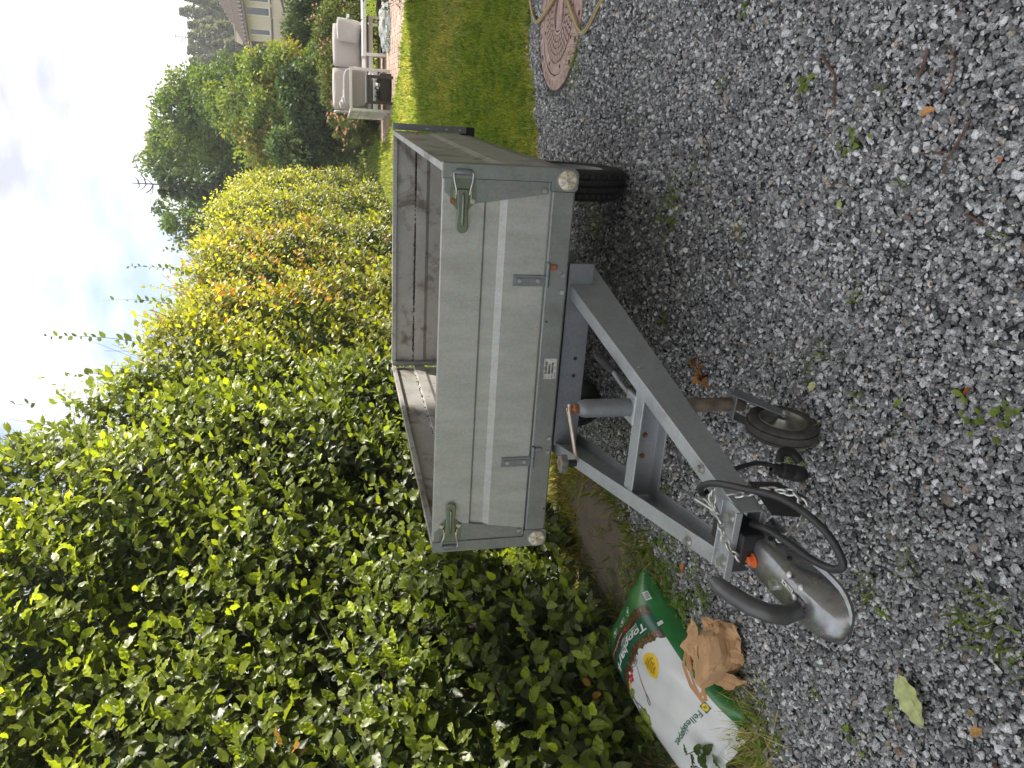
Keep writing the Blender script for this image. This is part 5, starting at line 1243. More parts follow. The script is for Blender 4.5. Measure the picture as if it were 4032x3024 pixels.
def furniture():
    z = PZ
    # left wing of the corner sofa: faces right, its arm towards the drive
    p0 = G(1536, 440); xl, yf = p0[0], p0[1]; xr = onY(1529, 279, yf)[0]; yb = yf + 2.25
    t = thing('corner_sofa', 'white framed corner garden sofa with beige cushions on the patio', 'sofa', ((xl + xr) / 2 + 1, yf + 1.2, z))
    H = .66; w = .048
    def post(x, y, h0=0.0, h1=H): MB().bx(x - w / 2, x + w / 2, y - w / 2, y + w / 2, z + h0, z + h1).build('leg', WFR, t, bevel=.004)
    for y in (yf, yf + .75, yf + 1.5, yb): post(xl, y)
    post(xr, yf); post(xr, yb, 0, .32)
    MB().bx(xl - w / 2, xr + w / 2, yf - w / 2, yf + w / 2, z + H + .001, z + H + .045).build('arm_rail', WFR, t, bevel=.004)
    MB().bx(xl - w / 2, xl + w / 2, yf + w / 2 + .001, yb + .03, z + H + .002, z + H + .044).build('back_rail', WFR, t, bevel=.004)
    for zz in (.36, .50): MB().bx(xl - .012, xl + .012, yf + .03, yb, z + zz, z + zz + .035).build('back_slat', WFR, t, bevel=.003)
    for k, y in enumerate((yf + .37, yf + 1.12, yf + 1.87)): MB().bx(xl - .014, xl + .014, y - .018, y + .018, z + .25, z + H).build('back_slat', WFR, t, bevel=.003)
    MB().bx(xl, xr, yf - .02, yf + .02, z + .22, z + .30).build('seat_rail', WFR, t, bevel=.004)
    MB().bx(xl, xr, yf + .02, yb, z + .24, z + .28).build('seat_base', WFR, t, bevel=.004)
    cushion('seat_cushion', ((xl + xr) / 2, (yf + yb) / 2, z + .345), (xr - xl - .02, yb - yf - .05, .14), CUSH, t)
    cushion('back_cushion', (xr - .30, yf + .14, z + .60), (xr - xl + .02, .17, .42), CUSH2, t, seed=1)
    cushion('back_cushion', (xl + .16, yf + .55, z + .62), (.46, .70, .18), CUSH, t, RY(-78), seed=2)
    cushion('back_cushion', (xl + .15, yf + 1.35, z + .64), (.48, .78, .18), CUSH, t, RY(-80), seed=3)
    # long run at the back, facing the drive
    xe = max(xr + .9, 2.42); y0, y1 = yb - .75, yb
    MB().bx(xr, xe, y0 - .02, y0 + .025, z + .22, z + .30).build('seat_rail', WFR, t, bevel=.004)
    MB().bx(xr, xe, y0 + .025, y1, z + .24, z + .28).build('seat_base', WFR, t, bevel=.004)
    for x in (xe,): post(x, y0, 0, .30); post(x, y1, 0, H)
    MB().bx(xl, xe, y1 - .02, y1 + .025, z + H - .02, z + H + .02).build('back_rail', WFR, t, bevel=.004)
    MB().bx(xe - .025, xe + .025, y0, y1, z + H, z + H + .045).build('arm_rail', WFR, t, bevel=.004)
    cushion('seat_cushion', ((xr + xe) / 2, (y0 + y1) / 2, z + .35), (xe - xr - .02, y1 - y0 - .02, .15), CUSH, t, seed=1)
    for k, (xa, xb_) in enumerate(((xe - .85, xe - .04), (xe - 1.66, xe - .86), (xl + .06, xe - 1.67))):
        cushion('back_cushion', ((xa + xb_) / 2, y1 - .16, z + .70 + .02 * (k % 2)), (xb_ - xa, .56, .21), CUSH, t, RX(82), seed=4 + k)
    # loose cushions lie on the sofa
    c = c1_ = cushion('scatter_cushion', (xl + .22, yf + .33, z + .62), (.44, .44, .15), CUSH2, None, RZ(20) @ RY(-65), seed=5); tag(c, 'plump grey cushion leaning at the near left corner of the sofa', 'cushion', 'scatter cushions on the sofa')
    c = c2_ = cushion('scatter_cushion', (xe - .22, y0 + .30, z + .68), (.46, .44, .17), CUSH, None, RZ(-35) @ RX(75), seed=6); tag(c, 'creased beige cushion at the right end of the sofa', 'cushion', 'scatter cushions on the sofa')
    pb = G(1480, 501); ang = math.atan2(-(pb[0] - xl), pb[1] - yf) * .85
    piv = np.array([xl, yf]); 
    for ob in (t, c1_, c2_):
        o0 = ORG[ob.name][:2] - piv; ob.location.x = piv[0] + o0[0] * math.cos(ang) - o0[1] * math.sin(ang); ob.location.y = piv[1] + o0[0] * math.sin(ang) + o0[1] * math.cos(ang); ob.rotation_euler.z = ang
    # white coffee table
    a = G(1518, 219); b_ = G(1500, 251); x0, ya = a[0], a[1]; yb2 = ya + .62
    tt = thing('coffee_table', 'long white slatted coffee table in front of the sofa', 'table', (x0 + .7, ya + .3, z))
    MB().bx(x0 - .03, x0 + 1.7, ya - .03, yb2 + .03, z + .36, z + .43).build('table_top', WFR, tt, bevel=.006)
    for x in (x0, x0 + 1.64):
        for y in (ya, yb2): MB().bx(x - .028, x + .028, y - .028, y + .028, z, z + .36).build('leg', WFR, tt, bevel=.004)
    # dark woven side table with things under it
    a = G(1551, 300); b_ = G(1547, 414); x1, x0, y = a[0], b_[0], (a[1] + b_[1]) / 2; d = .46
    st = thing('side_table', 'square black woven side table at the lawn edge of the patio', 'table', ((x0 + x1) / 2, y + d / 2, z))
    RAT = plain('black_rattan', (.045, .042, .04), .5, 0, .45, 120, .6); TOPG = plain('dark_glass_top', (.22, .22, .22), .12, 0, .1, 6, 0, .8)
    MB().bx(x0, x1, y, y + .045, z + .375, z + .44).build('apron', RAT, st, bevel=.006); MB().bx(x0, x1, y + d - .045, y + d, z + .375, z + .44).build('apron', RAT, st, bevel=.006)
    MB().bx(x0, x0 + .045, y + .046, y + d - .046, z + .375, z + .44).build('apron', RAT, st, bevel=.006); MB().bx(x1 - .045, x1, y + .046, y + d - .046, z + .375, z + .44).build('apron', RAT, st, bevel=.006)
    for x in (x0 + .001, x1 - .046):
        for yy in (y + .001, y + d - .046): MB().bx(x, x + .045, yy, yy + .045, z, z + .374).build('leg', RAT, st, bevel=.004)
    MB().bx(x0 + .01, x1 - .01, y + .01, y + d - .01, z + .442, z + .450).build('glass_top', TOPG, st, bevel=.002)
    cr_ = thing('storage_basket', 'black basket of dark folded covers under the side table', 'basket', ((x0 + x1) / 2, y + .62, z))
    MB().bx(x0 + .02, x1 + .05, y + .50, y + .82, z, z + .20).build('basket_body', RAT, cr_, bevel=.02)
    for k in range(7):
        MB().tube([(x0 + .05 + k * .065, y + .50, z + .19 + .02 * (k % 3)), (x0 + .06 + k * .065, y + .62, z + .235 + .015 * (k % 2)), (x0 + .05 + k * .065, y + .80, z + .20)], .032, 8).build('folded_cover', plain('dark_cover_%d' % k, (.02, .024, .026) if k != 4 else (.5, .48, .44), .6), cr_, smooth=True)
    # clear plastic bag on the paving
    m, n_, l_, bs = nodes('clear_plastic'); bs.inputs['Base Color'].default_value = (.80, .90, .90, 1); bs.inputs['Roughness'].default_value = .18; bs.inputs['Transmission Weight'].default_value = .8; bs.inputs['IOR'].default_value = 1.1; bump(n_, l_, bs, noise_tex(n_, l_, 9, 4), .8, .05)
    p = G(1533, 105); c = np.array([p[0], p[1], z]); V = []; nu, nv = 34, 18
    for j in range(nv + 1):
        th = math.pi * j / nv
        for i in range(nu):
            ph = 6.2832 * i / nu; q = Vector((math.sin(th) * math.cos(ph), math.sin(th) * math.sin(ph), math.cos(th))); r_ = 1 + .35 * mnoise.noise(q * 2.2) + .30 * abs(mnoise.noise(q * 5)) - .1
            V.append((c[0] + q.x * .40 * r_, c[1] + q.y * .30 * r_, max(z + .004, z + .06 + q.z * .12 * r_)))
    o = MB().add(V, [(j * nu + i, j * nu + (i + 1) % nu, (j + 1) * nu + (i + 1) % nu, (j + 1) * nu + i) for j in range(nv) for i in range(nu)]).build('plastic_bag', m, None, smooth=True); tag(o, 'clear plastic wrapping bag lying on the patio', 'plastic bag')
    # dark folding table frame lying behind the coffee table
    bt = thing('folded_chair', 'dark folded garden chair lying under the coffee table', 'chair', (x0 + 1.6, ya + .8, z)); xx = G(1480, 170)[0]
    for k, (dx, dy, hh) in enumerate(((0, .4, .10), (.0, .75, .12))): MB().tube([(xx - .3, ya + dy, z + .03), (xx + .5, ya + dy + .05, z + hh), (xx + 1.2, ya + dy, z + .05)], .018, 8).build('frame_tube', BLACKP, bt, smooth=True)
    MB().bx(xx - .1, xx + .9, ya + .45, ya + .72, z + .05, z + .075).build('seat', BLACKP, bt, bevel=.005)
furniture()

# ------------------------------------------------------------------ neighbour's house, cable
def neighbour():
    Y = 46.0; t = thing('neighbour_house', 'cream house with dark tiled roof and balcony behind the garden', 'house', (9, 50, 3.2))
    P = lambda px, py: onY(px, py, Y)
    el = P(650 + .30136 * 1100, .30136 * 640); er = P(650 + .30136 * 1003, 0)       # eave, left and right end
    zl = el[2]; xl = el[0]; xr = er[0] + 7; ze = lambda x: el[2] + (er[2] - el[2]) * (x - el[0]) / (er[0] - el[0])
    WAL = plain('cream_house_wall', (.62, .555, .43), .85, 0, .05, 8, .05); RFD = plain('dark_roof_tile', (.055, .047, .045), .8, 0, .3, 25, .3); BRN = plain('brown_trim', (.10, .07, .05), .7); WTR = plain('white_trim', (.70, .68, .64), .6)
    zb = 2.2
    MB().bx(xl + .35, xr, Y, Y + 8, zb, el[2] + .02).build('wall', WAL, t)
    MB().bx(xl + .35, xr, Y + .01, Y + 7.9, el[2] + .021, er[2] + .5).build('upper_wall', WAL, t)
    # roof plane rising away from the eave, hipped at the left
    rl = P(650 + .30136 * 1050, .30136 * 640); rr = P(650 + .30136 * 725, 0)
    top = lambda x: el[2] + .25 + (rr[2] - el[2]) * (x - el[0]) / (er[0] - el[0])
    e0, e1 = Vector((xl - .1, Y - .6, el[2])), Vector((xr, Y - .6, ze(xr))); r0, r1 = Vector((xl + .15, Y + .2, el[2] + .22)), Vector((xr, Y + 4.5, top(xr) * 1.04))
    n = 46
    for k in range(n):
        a, b_ = k / n, (k + .93) / n; A, B, C_, D = e0.lerp(e1, a), e0.lerp(e1, b_), r0.lerp(r1, b_), r0.lerp(r1, a)
        up = Vector((0, 0, .09)); MB().add([A, B, C_, D, A.lerp(B, .5) + up, D.lerp(C_, .5) + up], [(0, 1, 4), (1, 2, 5, 4), (2, 3, 5), (3, 0, 4, 5)]).build('roof_tile_row', RFD, t)
    MB().add([e0, e1, r1, r0, e0 + Vector((0, 0, -.12)), e1 + Vector((0, 0, -.12)), r1 + Vector((0, 0, -.12)), r0 + Vector((0, 0, -.12))], [(0, 1, 2, 3), (7, 6, 5, 4), (0, 4, 5, 1), (1, 5, 6, 2), (2, 6, 7, 3), (3, 7, 4, 0)]).build('roof_deck', BRN, t)
    MB().tube([e0 + Vector((0, -.06, -.1)), e1 + Vector((0, -.06, -.1))], .07, 8).build('gutter', BRN, t)
    def win(za, ya, zb_, yb_):
        p = P(650 + .30136 * za, .30136 * yb_); q = P(650 + .30136 * zb_, .30136 * ya); o = MB().bx(p[0] - .06, q[0] + .06, Y - .05, Y + .02, q[2] - .10, p[2] + .06).build('window', WTR, t, bevel=.01)
        MB().bx(p[0], q[0], Y - .065, Y - .045, q[2], p[2]).build('pane', M_GLASSDK, o); MB().bx(p[0] - .1, q[0] + .1, Y - .14, Y - .06, q[2] - .16, q[2] - .11).build('sill', BRN, o)
    win(1072, 118, 1350, 182); win(1095, -60, 1340, 8); win(1118, 402, 1365, 440)
    # balcony: flat dark panel painted as its shaded recess, rail and boards
    p = P(650 + .30136 * 1130, .30136 * 632); q = P(650 + .30136 * 1420, .30136 * 560); MB().bx(p[0], q[0], Y - .03, Y + .02, q[2], p[2]).build('balcony_shade_panel', plain('recess_shade_paint', (.05, .05, .05), .8), t)
    p = P(650 + .30136 * 1424, .30136 * 640); q = P(650 + .30136 * 1412, .30136 * 262); MB().tube([(p[0], Y - .9, p[2]), (q[0], Y - .9, q[2])], .06, 8).build('balcony_rail', BRN, t)
    zl_ = P(650 + .30136 * 1615, .30136 * 450)[2]; n = 22; BRD_ = plain('balcony_board', (.50, .43, .36), .8, 0, .15, 10)
    for k in range(n):
        x = p[0] + (q[0] - p[0]) * (k + .5) / n; w = (q[0] - p[0]) / n; MB().bx(x - w * .40, x + w * .40, Y - .93, Y - .90, zl_, p[2] + (q[2] - p[2]) * (k + .5) / n - .07).build('balcony_board', BRD_, t)
    MB().bx(p[0] - .1, q[0] + .1, Y - .9, Y, zl_ - .15, zl_).build('balcony_floor', BRN, t)
    a = P(650 + .30136 * 1505, 0); b_ = P(650 + .30136 * 1575, .30136 * 190); MB().tube([tuple(a + np.array([.5, -1.2, 0])), tuple(b_ + np.array([0, -1.2, 0]))], .06, 6).build('stair_rail', BRN, t)
neighbour()
a = onY(650 + .30136 * 735, -80, 40); b_ = onY(650 + .30136 * 925, .30136 * 860, 33)
pts = [tuple(a * (1 - k / 14) + b_ * k / 14 - np.array([0, 0, .25 * math.sin(math.pi * k / 14)])) for k in range(15)]
o = MB().tube(pts, .016, 6).build('overhead_cable', BLACKP, None); tag(o, 'black overhead cable sagging past the roof of the cream house', 'cable')

# ------------------------------------------------------------------ flowering perennial at the right edge, weeds, litter on the gravel
def knapweed():
    t = thing('knapweed_clump', 'wiry flowering perennial with small purple heads leaning in at the lawn edge', 'plant', (2.28, 7.6, hgt(0, 7.6)))
    rs = np.random.default_rng(8); P, D, N, S, C = [], [], [], [], []; tp, td, ts = [], [], []; z0 = hgt(0, 7.6); heads = []
    for k in range(120):
        b0 = np.array([2.28 + rs.normal(0, .12), 7.6 + rs.normal(0, .3), z0]); a = rs.uniform(0, 6.28); lean = rs.uniform(.1, .55); hh = rs.uniform(.35, .95)
        tip = b0 + np.array([-abs(math.cos(a)) * lean * rs.uniform(.2, 1.2), math.sin(a) * lean * .6, hh * (1 - lean * .35)]); mid = (b0 + tip) / 2 + np.array([.06, 0, .12])
        prev = b0
        for j in range(1, 7):
            u = j / 6; p = b0 * (1 - u) ** 2 + mid * 2 * u * (1 - u) + tip * u * u; tp.append(prev); td.append(p - prev); ts.append(.0035 * (1.1 - u * .6)); prev = p
            for q in range(5 if u < .7 else 2): P.append(p); D.append(rs.normal(0, 1, 3) + [0, 0, .5]); N.append(rs.normal(0, 1, 3)); S.append(rs.uniform(.05, .10) * (1.2 - u)); C.append(np.array([.075, .105, .04]) * rs.uniform(.6, 1.4))
        heads.append(tip)
    P, D, N, S, C = map(np.array, (P, D, N, S, C)); batch('foliage', [leaf_simple(.10, .3, .03)], P, frames(D, N), S, C, M_GRASS, t, kind='stuff')
    tp, td, ts = map(np.array, (tp, td, ts)); ll = np.linalg.norm(td, axis=1); batch('stems', [TWIG], tp, frames(td, rs.normal(0, 1, td.shape)), np.stack([ts, ll, ts], 1), np.ones((len(tp), 3)), plain('green_stem', (.09, .11, .05), .7), t, kind='stuff')
    PU = plain('purple_floret', (.30, .05, .24), .7); BR = plain('brown_bud', (.06, .045, .03), .8)
    for k, h in enumerate(heads[:70]): MB().lathe([(.001, -.008), (.009, -.004), (.010, .004), (.006, .010), (.001, .011)], h, (0, 0, 1), 8).build('flower_head', PU if k % 6 == 0 else BR, t, smooth=True)
knapweed()
def tuft(px, py, label, n=14, s=.045, spread=.02, broad=False):
    c = G(px, py); P = np.array([c] * n) + np.concatenate([rng.normal(0, spread, (n, 2)), np.zeros((n, 1))], 1)
    C = np.array([.19, .26, .05]) * rng.uniform(.7, 1.4, (n, 1)); spread = min(spread, .035)
    if broad:
        a = rng.uniform(0, 6.28, n); P[:, 2] += rng.uniform(.008, .025, n); s *= .52; o = batch('broadleaf_weed', [leaf_pleated(4, .28, .006, .22, .07)], P, frames(np.stack([np.cos(a), np.sin(a), rng.uniform(-.1, .5, n)], 1), np.stack([rng.normal(0, .2, n), rng.normal(0, .2, n), np.ones(n)], 1)), s * rng.uniform(.7, 1.2, n), C, M_GRASS)
    else: o = batch('grass_tuft', BL, P, upright(n, .7), np.stack([np.full(n, s * .55), s * rng.uniform(.6, 1.3, n), s * rng.uniform(.6, 1.2, n)], 1), C, M_GRASS)
    o['kind'] = 'thing'; del o['kind']
    return tag(o, label, 'weed', 'weeds growing in the gravel')
K = lambda a, b_: (2000 + .5425 * a, 400 + .5425 * b_)
tuft(*K(1200, 740), 'wide grass tuft between the trailer wheel and the drawbar', 34, .07, .05)
tuft(*K(1190, 920), 'flattened grass tuft left of the wide tuft below the trailer wheel', 30, .06, .05)
tuft(*K(1385, 520), 'small leafy weed in the gravel nearest below the trailer tyre', 10, .03, .025, True)
tuft(*K(660, 850), 'thin grass under the trailer between wheel and bracket', 26, .06, .06)
tuft(*K(1690, 930), 'small grass tuft on open gravel below the wide tufts', 12, .04, .02)
tuft(*K(1160, 1580), 'leafy plantain beside the right drawbar arm', 12, .06, .02, True)
tuft(*K(730, 1250), 'green weed half hidden under the right drawbar arm', 16, .04, .03, True)
Q = lambda a, b_: (3000 + .48224 * a, 1000 + .48224 * b_)
tuft(*Q(800, 360), 'grass tuft right of the jockey wheel, farthest out on the gravel', 16, .045, .015)
tuft(*Q(560, 850), 'grass tuft standing above the jockey wheel on the gravel', 20, .045, .025)
tuft(*Q(410, 940), 'dark grass tuft close to the jockey wheel fork', 14, .04, .018)
tuft(*Q(800, 1180), 'fan shaped grass tuft near the single pointed green leaf', 16, .045, .015)
tuft(*Q(1150, 1210), 'single pointed green leaf weed standing in the gravel', 3, .05, .004, True)
tuft(*Q(1720, 1290), 'broad leafy weed nearest the bottom edge of the drive', 12, .05, .02, True)
tuft(*Q(1990, 1320), 'pale leafy weed at the very bottom edge of the drive', 10, .045, .018, True)
tuft(*Q(300, 1620), 'bushy grass tuft between jockey wheel and trailer plug', 44, .06, .035)
tuft(*Q(460, 1440), 'grass growing against the jockey wheel tyre', 16, .05, .015)
tuft(*Q(1100, 1460), 'short grass tuft below the fan shaped one', 10, .035, .012)
B_ = lambda a, b_: (2900 + .51175 * a, 2200 + .51175 * b_)
tuft(*B_(1330, 40), 'spiky grass tuft below the black cable loop', 22, .05, .02)
tuft(*B_(1020, 150), 'small grass tuft left of the spiky tuft under the cable loop', 14, .045, .02)
tuft(*B_(1040, 300), 'dark grass tuft in front of the coupler nose', 12, .045, .015)
tuft(*B_(1140, 410), 'three leaved seedling in front of the coupler nose', 5, .03, .006, True)
tuft(*B_(1210, 440), 'two leaved seedling beside the three leaved one', 3, .035, .004, True)
tuft(*B_(1960, 420), 'large grass tuft at the bottom edge right of the coupler', 34, .065, .03)
tuft(*B_(2100, 690), 'spreading yellowish grass tuft at the bottom edge', 22, .07, .03)
tuft(*B_(1740, 480), 'long bladed grass weed in front of the coupler', 8, .09, .008)
tuft(*B_(900, 1320), 'four leaved plant between the big fallen leaf and the bark bag', 7, .05, .008, True)
tuft(*B_(345, 1370), 'bright green seedling at the grass edge below the bark bag', 8, .045, .008, True)
tuft(*B_(1220, 1170), 'two leaved seedling touching the big fallen leaf', 4, .04, .006, True)
tuft(*B_(1015, 1510), 'tiny green weed at the bottom left of the drive', 6, .03, .008, True)
tuft(*B_(640, 1060), 'small creeping weed between coupler nose and big leaf', 8, .028, .012, True)
tuft(2100 + .336 * 540, .336 * 620, 'grass sprouting at the edge of the manhole cover', 70, .06, .06)
tuft(2100 + .336 * 480, .336 * 880, 'moss and grass patch at the near tip of the manhole cover', 80, .05, .09)
tuft(2100 + .336 * 1300, .336 * 1100, 'thin weeds on the gravel left of the manhole cover', 50, .045, .10)
V_ = lambda a, b_: (2700 + 1.0505 * a, 1.0505 * b_)
tuft(*V_(232, 45), 'yellowing leafy weed near the hose at the top right', 12, .04, .014, True)
tuft(*V_(135, 320), 'small leafy weed right of the trailer wheel', 8, .04, .012, True)
tuft(*V_(470, 310), 'uprooted long leaved weed lying on open gravel', 7, .075, .012, True)
tuft(*V_(645, 550), 'wilted weed bunch in the middle of the open gravel', 12, .05, .03, True)
tuft(*V_(740, 345), 'dark grass tuft beside the wilted weed bunch', 14, .035, .012)
tuft(*V_(825, 690), 'grass tuft on open gravel, left of the bare twigs', 12, .035, .012)
tuft(*V_(1200, 895), 'grass tuft at the bottom right of the drive', 12, .04, .012)
tuft(*V_(50, 650), 'green clover patch right of the wide grass tufts', 20, .025, .03, True)
tuft(*V_(210, 855), 'small weed patch between clover and jockey wheel', 12, .025, .02, True)

FLM = vcol('fallen_leaf', .75, .3, 60, .5)
def fallen(px, py, ang, size, c, label, q=0, lift=.012):
    p = G(px, py); v, f = LP[q]; me = bpy.data.meshes.new('fallen_leaf'); me.from_pydata([tuple(a) for a in v], [], f); a = me.color_attributes.new('Col', 'FLOAT_COLOR', 'POINT')
    for d_ in a.data: d_.color = (*c, 1)
    me.update(); o = link('fallen_leaf', me, FLM, None, (p[0], p[1], p[2] + lift)); o.scale = (size, size, size); o.rotation_euler = (R(rng.uniform(-8, 14)), R(rng.uniform(-18, 18)), R(ang)); return tag(o, label, 'leaf', 'fallen leaves on the gravel')
p1, p2 = G(*B_(1275, 905), .02), G(*B_(1475, 1290), .02); dd = p2 - p1
def big_leaf():
    t = thing('large_fallen_leaf', 'large pale green leaf lying on the gravel in front of the coupler', 'leaf', tuple(p1)); L_ = np.linalg.norm(dd); u = dd / L_; s_ = np.array([-u[1], u[0], 0]); V = []; n = 14; C = []
    for k in range(n + 1):
        tt = k / n; w = .040 * math.sin(math.pi * min(1, tt * .97 + .03) ** .85) ** .6
        for q in (-1, -.5, 0, .5, 1): V.append(tuple(p1 + u * L_ * tt + s_ * w * q + np.array([0, 0, .008 + .010 * abs(q) + .004 * math.sin(k * 1.5 + q * 3)])))
    o = MB().add(V, [(k * 5 + q, k * 5 + q + 1, k * 5 + q + 6, k * 5 + q + 5) for k in range(n) for q in range(4)]).build('blade', plain('pale_leaf_green', (.46, .50, .22), .6, 0, .22, 45), t, smooth=True)
    MB().tube([tuple(p1 - u * .018), tuple(p1 + u * L_ * .5 + np.array([0, 0, .009])), tuple(p1 + u * L_ * .95 + np.array([0, 0, .009]))], [.0016, .0013, .0006], 6).build('midrib', plain('leaf_rib', (.50, .48, .22), .6), t)
    MB().tube([tuple(p1 - u * .022), tuple(p1 + u * .004 + np.array([0, 0, .008]))], .0018, 6).build('stalk', plain('leaf_stalk', (.45, .22, .06), .6), t)
big_leaf()
fallen(*B_(1930, 1310), 60, .045, (.40, .24, .08), 'curled tan leaf at the bottom edge right of the big leaf')
fallen(*B_(1210, 1400), 100, .035, (.42, .22, .06), 'small curled brown leaf left of the big leaf', 1)
fallen(*B_(1320, 1500), 30, .04, (.36, .19, .06), 'brown leaf with stalk at the bottom left of the drive', 1)
fallen(*B_(2000, 1550), 150, .05, (.09, .05, .035), 'dark brown leaf in the bottom left corner of the drive', 3)
fallen(*B_(1870, 1200), 20, .03, (.30, .25, .10), 'olive withered leaf above the curled tan leaf', 1)
fallen(*V_(895, 430), 200, .045, (.55, .30, .12), 'orange tan leaf on open gravel right of the drive centre', 0)
fallen(*V_(1205, 600), 10, .03, (.55, .18, .04), 'bright orange scrap of leaf at the right bottom of the drive', 1)
fallen(*V_(65, 698), 40, .03, (.70, .42, .08), 'small yellow leaf near the clover patch', 2)
fallen(*V_(595, 745), 90, .045, (.33, .38, .14), 'pale green leaf blade on open gravel', 0)
fallen(*Q(1740, 1090), 60, .03, (.26, .09, .02), 'rust coloured leaf right of the broad leafy weed', 1)
fallen(*Q(1255, 1430), 140, .03, (.60, .42, .22), 'light tan leaf scrap below the pointed green weed', 1)
fallen(*Q(460, 1040), 70, .04, (.52, .50, .22), 'yellow green leaf pair beside the jockey wheel', 2)
fallen(2050 + .63 * 512, 1750 + .63 * 330, 80, .05, (.42, .20, .06), 'dry brown leaf between left drawbar arm and bare soil', 1)
fallen(2050 + .63 * 555, 1750 + .63 * 490, 60, .05, (.34, .18, .07), 'curled brown leaf on the gravel edge above the bark bag', 3)
fallen(2050 + .63 * 690, 1750 + .63 * 575, 20, .045, (.40, .28, .10), 'pale brown leaf among the creeping weeds by the bark bag', 0)
fallen(2500 + .51224 * 400, 1700 + .51224 * 1010, 80, .055, (.45, .20, .05), 'orange brown leaf between bark bag and left drawbar arm', 1)
fallen(2150 + .52693 * 1440, 2150 + .52693 * 1090, 40, .06, (.22, .10, .04), 'dark brown leaf tucked under the paper bag', 1)
def dry_branch():
    a, b_ = G(2200 + .4973 * 1070, 1200 + .4973 * 410), G(2200 + .4973 * 1230, 1200 + .4973 * 710); t = thing('dry_leaf_twig', 'withered orange brown leafy twig on the gravel beside the right drawbar arm', 'twig', tuple(a))
    MB().tube([tuple(a + [0, 0, .012]), tuple((a + b_) / 2 + np.array([.008, 0, .02])), tuple(b_ + [0, 0, .01])], [.003, .0025, .0015], 6).build('stem', plain('red_brown_stem', (.20, .08, .035), .7), t)
    for k in range(11):
        u = min(1, rng.uniform(0, .8)); p = a * (1 - u) + b_ * u + np.array([rng.normal(0, .012), rng.normal(0, .012), .018]); v, f = LP[k % 4]; me = bpy.data.meshes.new('withered_leaf'); me.from_pydata([tuple(q) for q in v], [], f); ca = me.color_attributes.new('Col', 'FLOAT_COLOR', 'POINT'); c = np.array([.42, .21, .075]) * rng.uniform(.6, 1.3)
        for d_ in ca.data: d_.color = (*c, 1)
        me.update(); o = link('withered_leaf', me, FLM, t, p); o.scale = (.055,) * 3; o.rotation_euler = (rng.uniform(-.6, .6), rng.uniform(-.8, .8), rng.uniform(0, 6.28))
dry_branch()
def stick(pts, r_, label):
    P = [tuple(G(*q) + np.array([0, 0, .014])) for q in pts]; o = MB().tube(smooth_path(P, 5), r_, 6).build('twig', plain('twig_%d' % len(bpy.data.materials), (.13, .075, .055), .8, 0, .3, 60), None, smooth=True); return tag(o, label, 'twig', 'twigs on the gravel')
stick([V_(520, 205), V_(548, 245), V_(575, 285), V_(572, 345), V_(570, 400)], .004, 'bent brown twig on open gravel beside the uprooted weed')
stick([V_(925, 185), V_(912, 235), V_(890, 290)], .0045, 'short thick dark twig at the right edge of the gravel')
stick([V_(1085, 455), V_(1040, 530), V_(1005, 590), V_(980, 650)], .003, 'long dark twig crossing the pale stalks')
stick([V_(895, 580), V_(950, 575), V_(1000, 570)], .0022, 'thin pale stalk crossing the long dark twig')
stick([V_(1000, 170), V_(1025, 220), V_(1015, 300), V_(970, 370)], .002, 'thin curved pale stalk right of the thick dark twig')
stick([V_(1065, 805), V_(1100, 820), V_(1132, 845)], .0035, 'reddish brown twig at the bottom right of the drive')
stick([V_(85, 515), V_(98, 555), V_(92, 600)], .003, 'curved thin stem right of the grass tufts below the wheel')
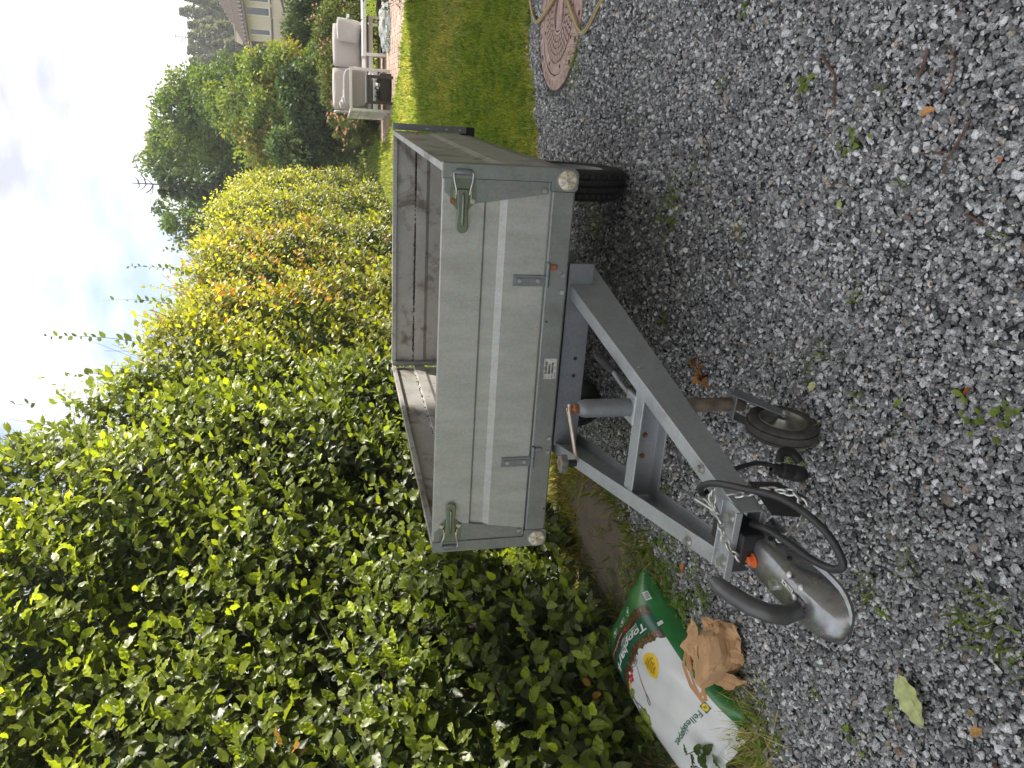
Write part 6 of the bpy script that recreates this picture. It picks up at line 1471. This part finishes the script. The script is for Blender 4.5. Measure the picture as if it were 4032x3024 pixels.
def nettle():
    # serrated undergrowth at the foot of the hedge and at the near end of the bag
    plants = [(2300, 2360, .35, 'nettle growing at the hedge foot behind the bark bag', 12), (2230, 2460, .4, 'nettle with drooping leaves against the dark hedge foot', 12), (2360, 2580, .30, 'bramble shoot between hedge and middle of the bark bag', 10), (2420, 2700, .30, 'bramble shoot overhanging the edge of the bark bag', 10), (2520, 2850, .26, 'dense weed beside the near corner of the bark bag', 12), (2700, 2990, .22, 'broad serrated weed over the printed volume on the bark bag', 10), (2860, 2960, .2, 'leafy weed at the near end of the bark bag', 12), (2150, 2620, .4, 'bramble shoot in the dark under the hedge', 12), (2250, 2760, .4, 'bramble shoot low in the hedge at the frame edge', 12)]
    v, f = leaf_pleated(7, .30, .03, .2, .06)
    for px, py, hh, lb, n in plants:
        b0 = G(px, py); b0[0] = max(min(b0[0], -1.2), -2.0); t = thing('leafy_weed', lb, 'weed', (b0[0], b0[1], 0), 'undergrowth at the hedge foot'); b0[2] = 0; tip = b0 + np.array([rng.uniform(.02, .14), rng.uniform(-.05, .1), hh])
        MB().tube([tuple(b0), tuple((b0 + tip) / 2 + np.array([.02, .01, .02])), tuple(tip)], [.003, .0025, .0012], 6).build('stem', plain('weed_stem_%d' % px, (.09, .12, .04), .7), t)
        for k in range(n):
            u = .25 + .75 * k / n; p = b0 * (1 - u) + tip * u; a = k * 2.4 + rng.uniform(-.3, .3); d = np.array([[math.cos(a), math.sin(a), rng.uniform(-.25, .35)]]); M = frames(d, np.array([[0, 0, 1.0]]) + rng.normal(0, .2, (1, 3)))[0]; s = rng.uniform(.05, .085) * (1.15 - .4 * u)
            me = bpy.data.meshes.new('leaf'); me.from_pydata([tuple(M @ (q * s)) for q in v], [], f); ca = me.color_attributes.new('Col', 'FLOAT_COLOR', 'POINT'); c = np.array([.07, .115, .028]) * rng.uniform(.7, 1.3)
            for d_ in ca.data: d_.color = (*c, 1)
            me.update(); link('leaf', me, M_LEAF, t, p)
nettle()

# ------------------------------------------------------------------ thin summer haze
def haze():
    m = bpy.data.materials.new('haze'); m.use_nodes = True; n, l = m.node_tree.nodes, m.node_tree.links; n.clear(); o_ = n.new('ShaderNodeOutputMaterial'); v = n.new('ShaderNodeVolumePrincipled')
    v.inputs['Color'].default_value = (.93, .95, 1, 1); v.inputs['Density'].default_value = .0018; v.inputs['Anisotropy'].default_value = .3; l.new(v.outputs[0], o_.inputs['Volume'])
    o = MB().bx(-170, 170, -65, 112, -2, 22).build('haze', m, None); o['kind'] = 'stuff'; tag(o, 'thin pale haze between the drive and the far forest', 'haze')
haze()
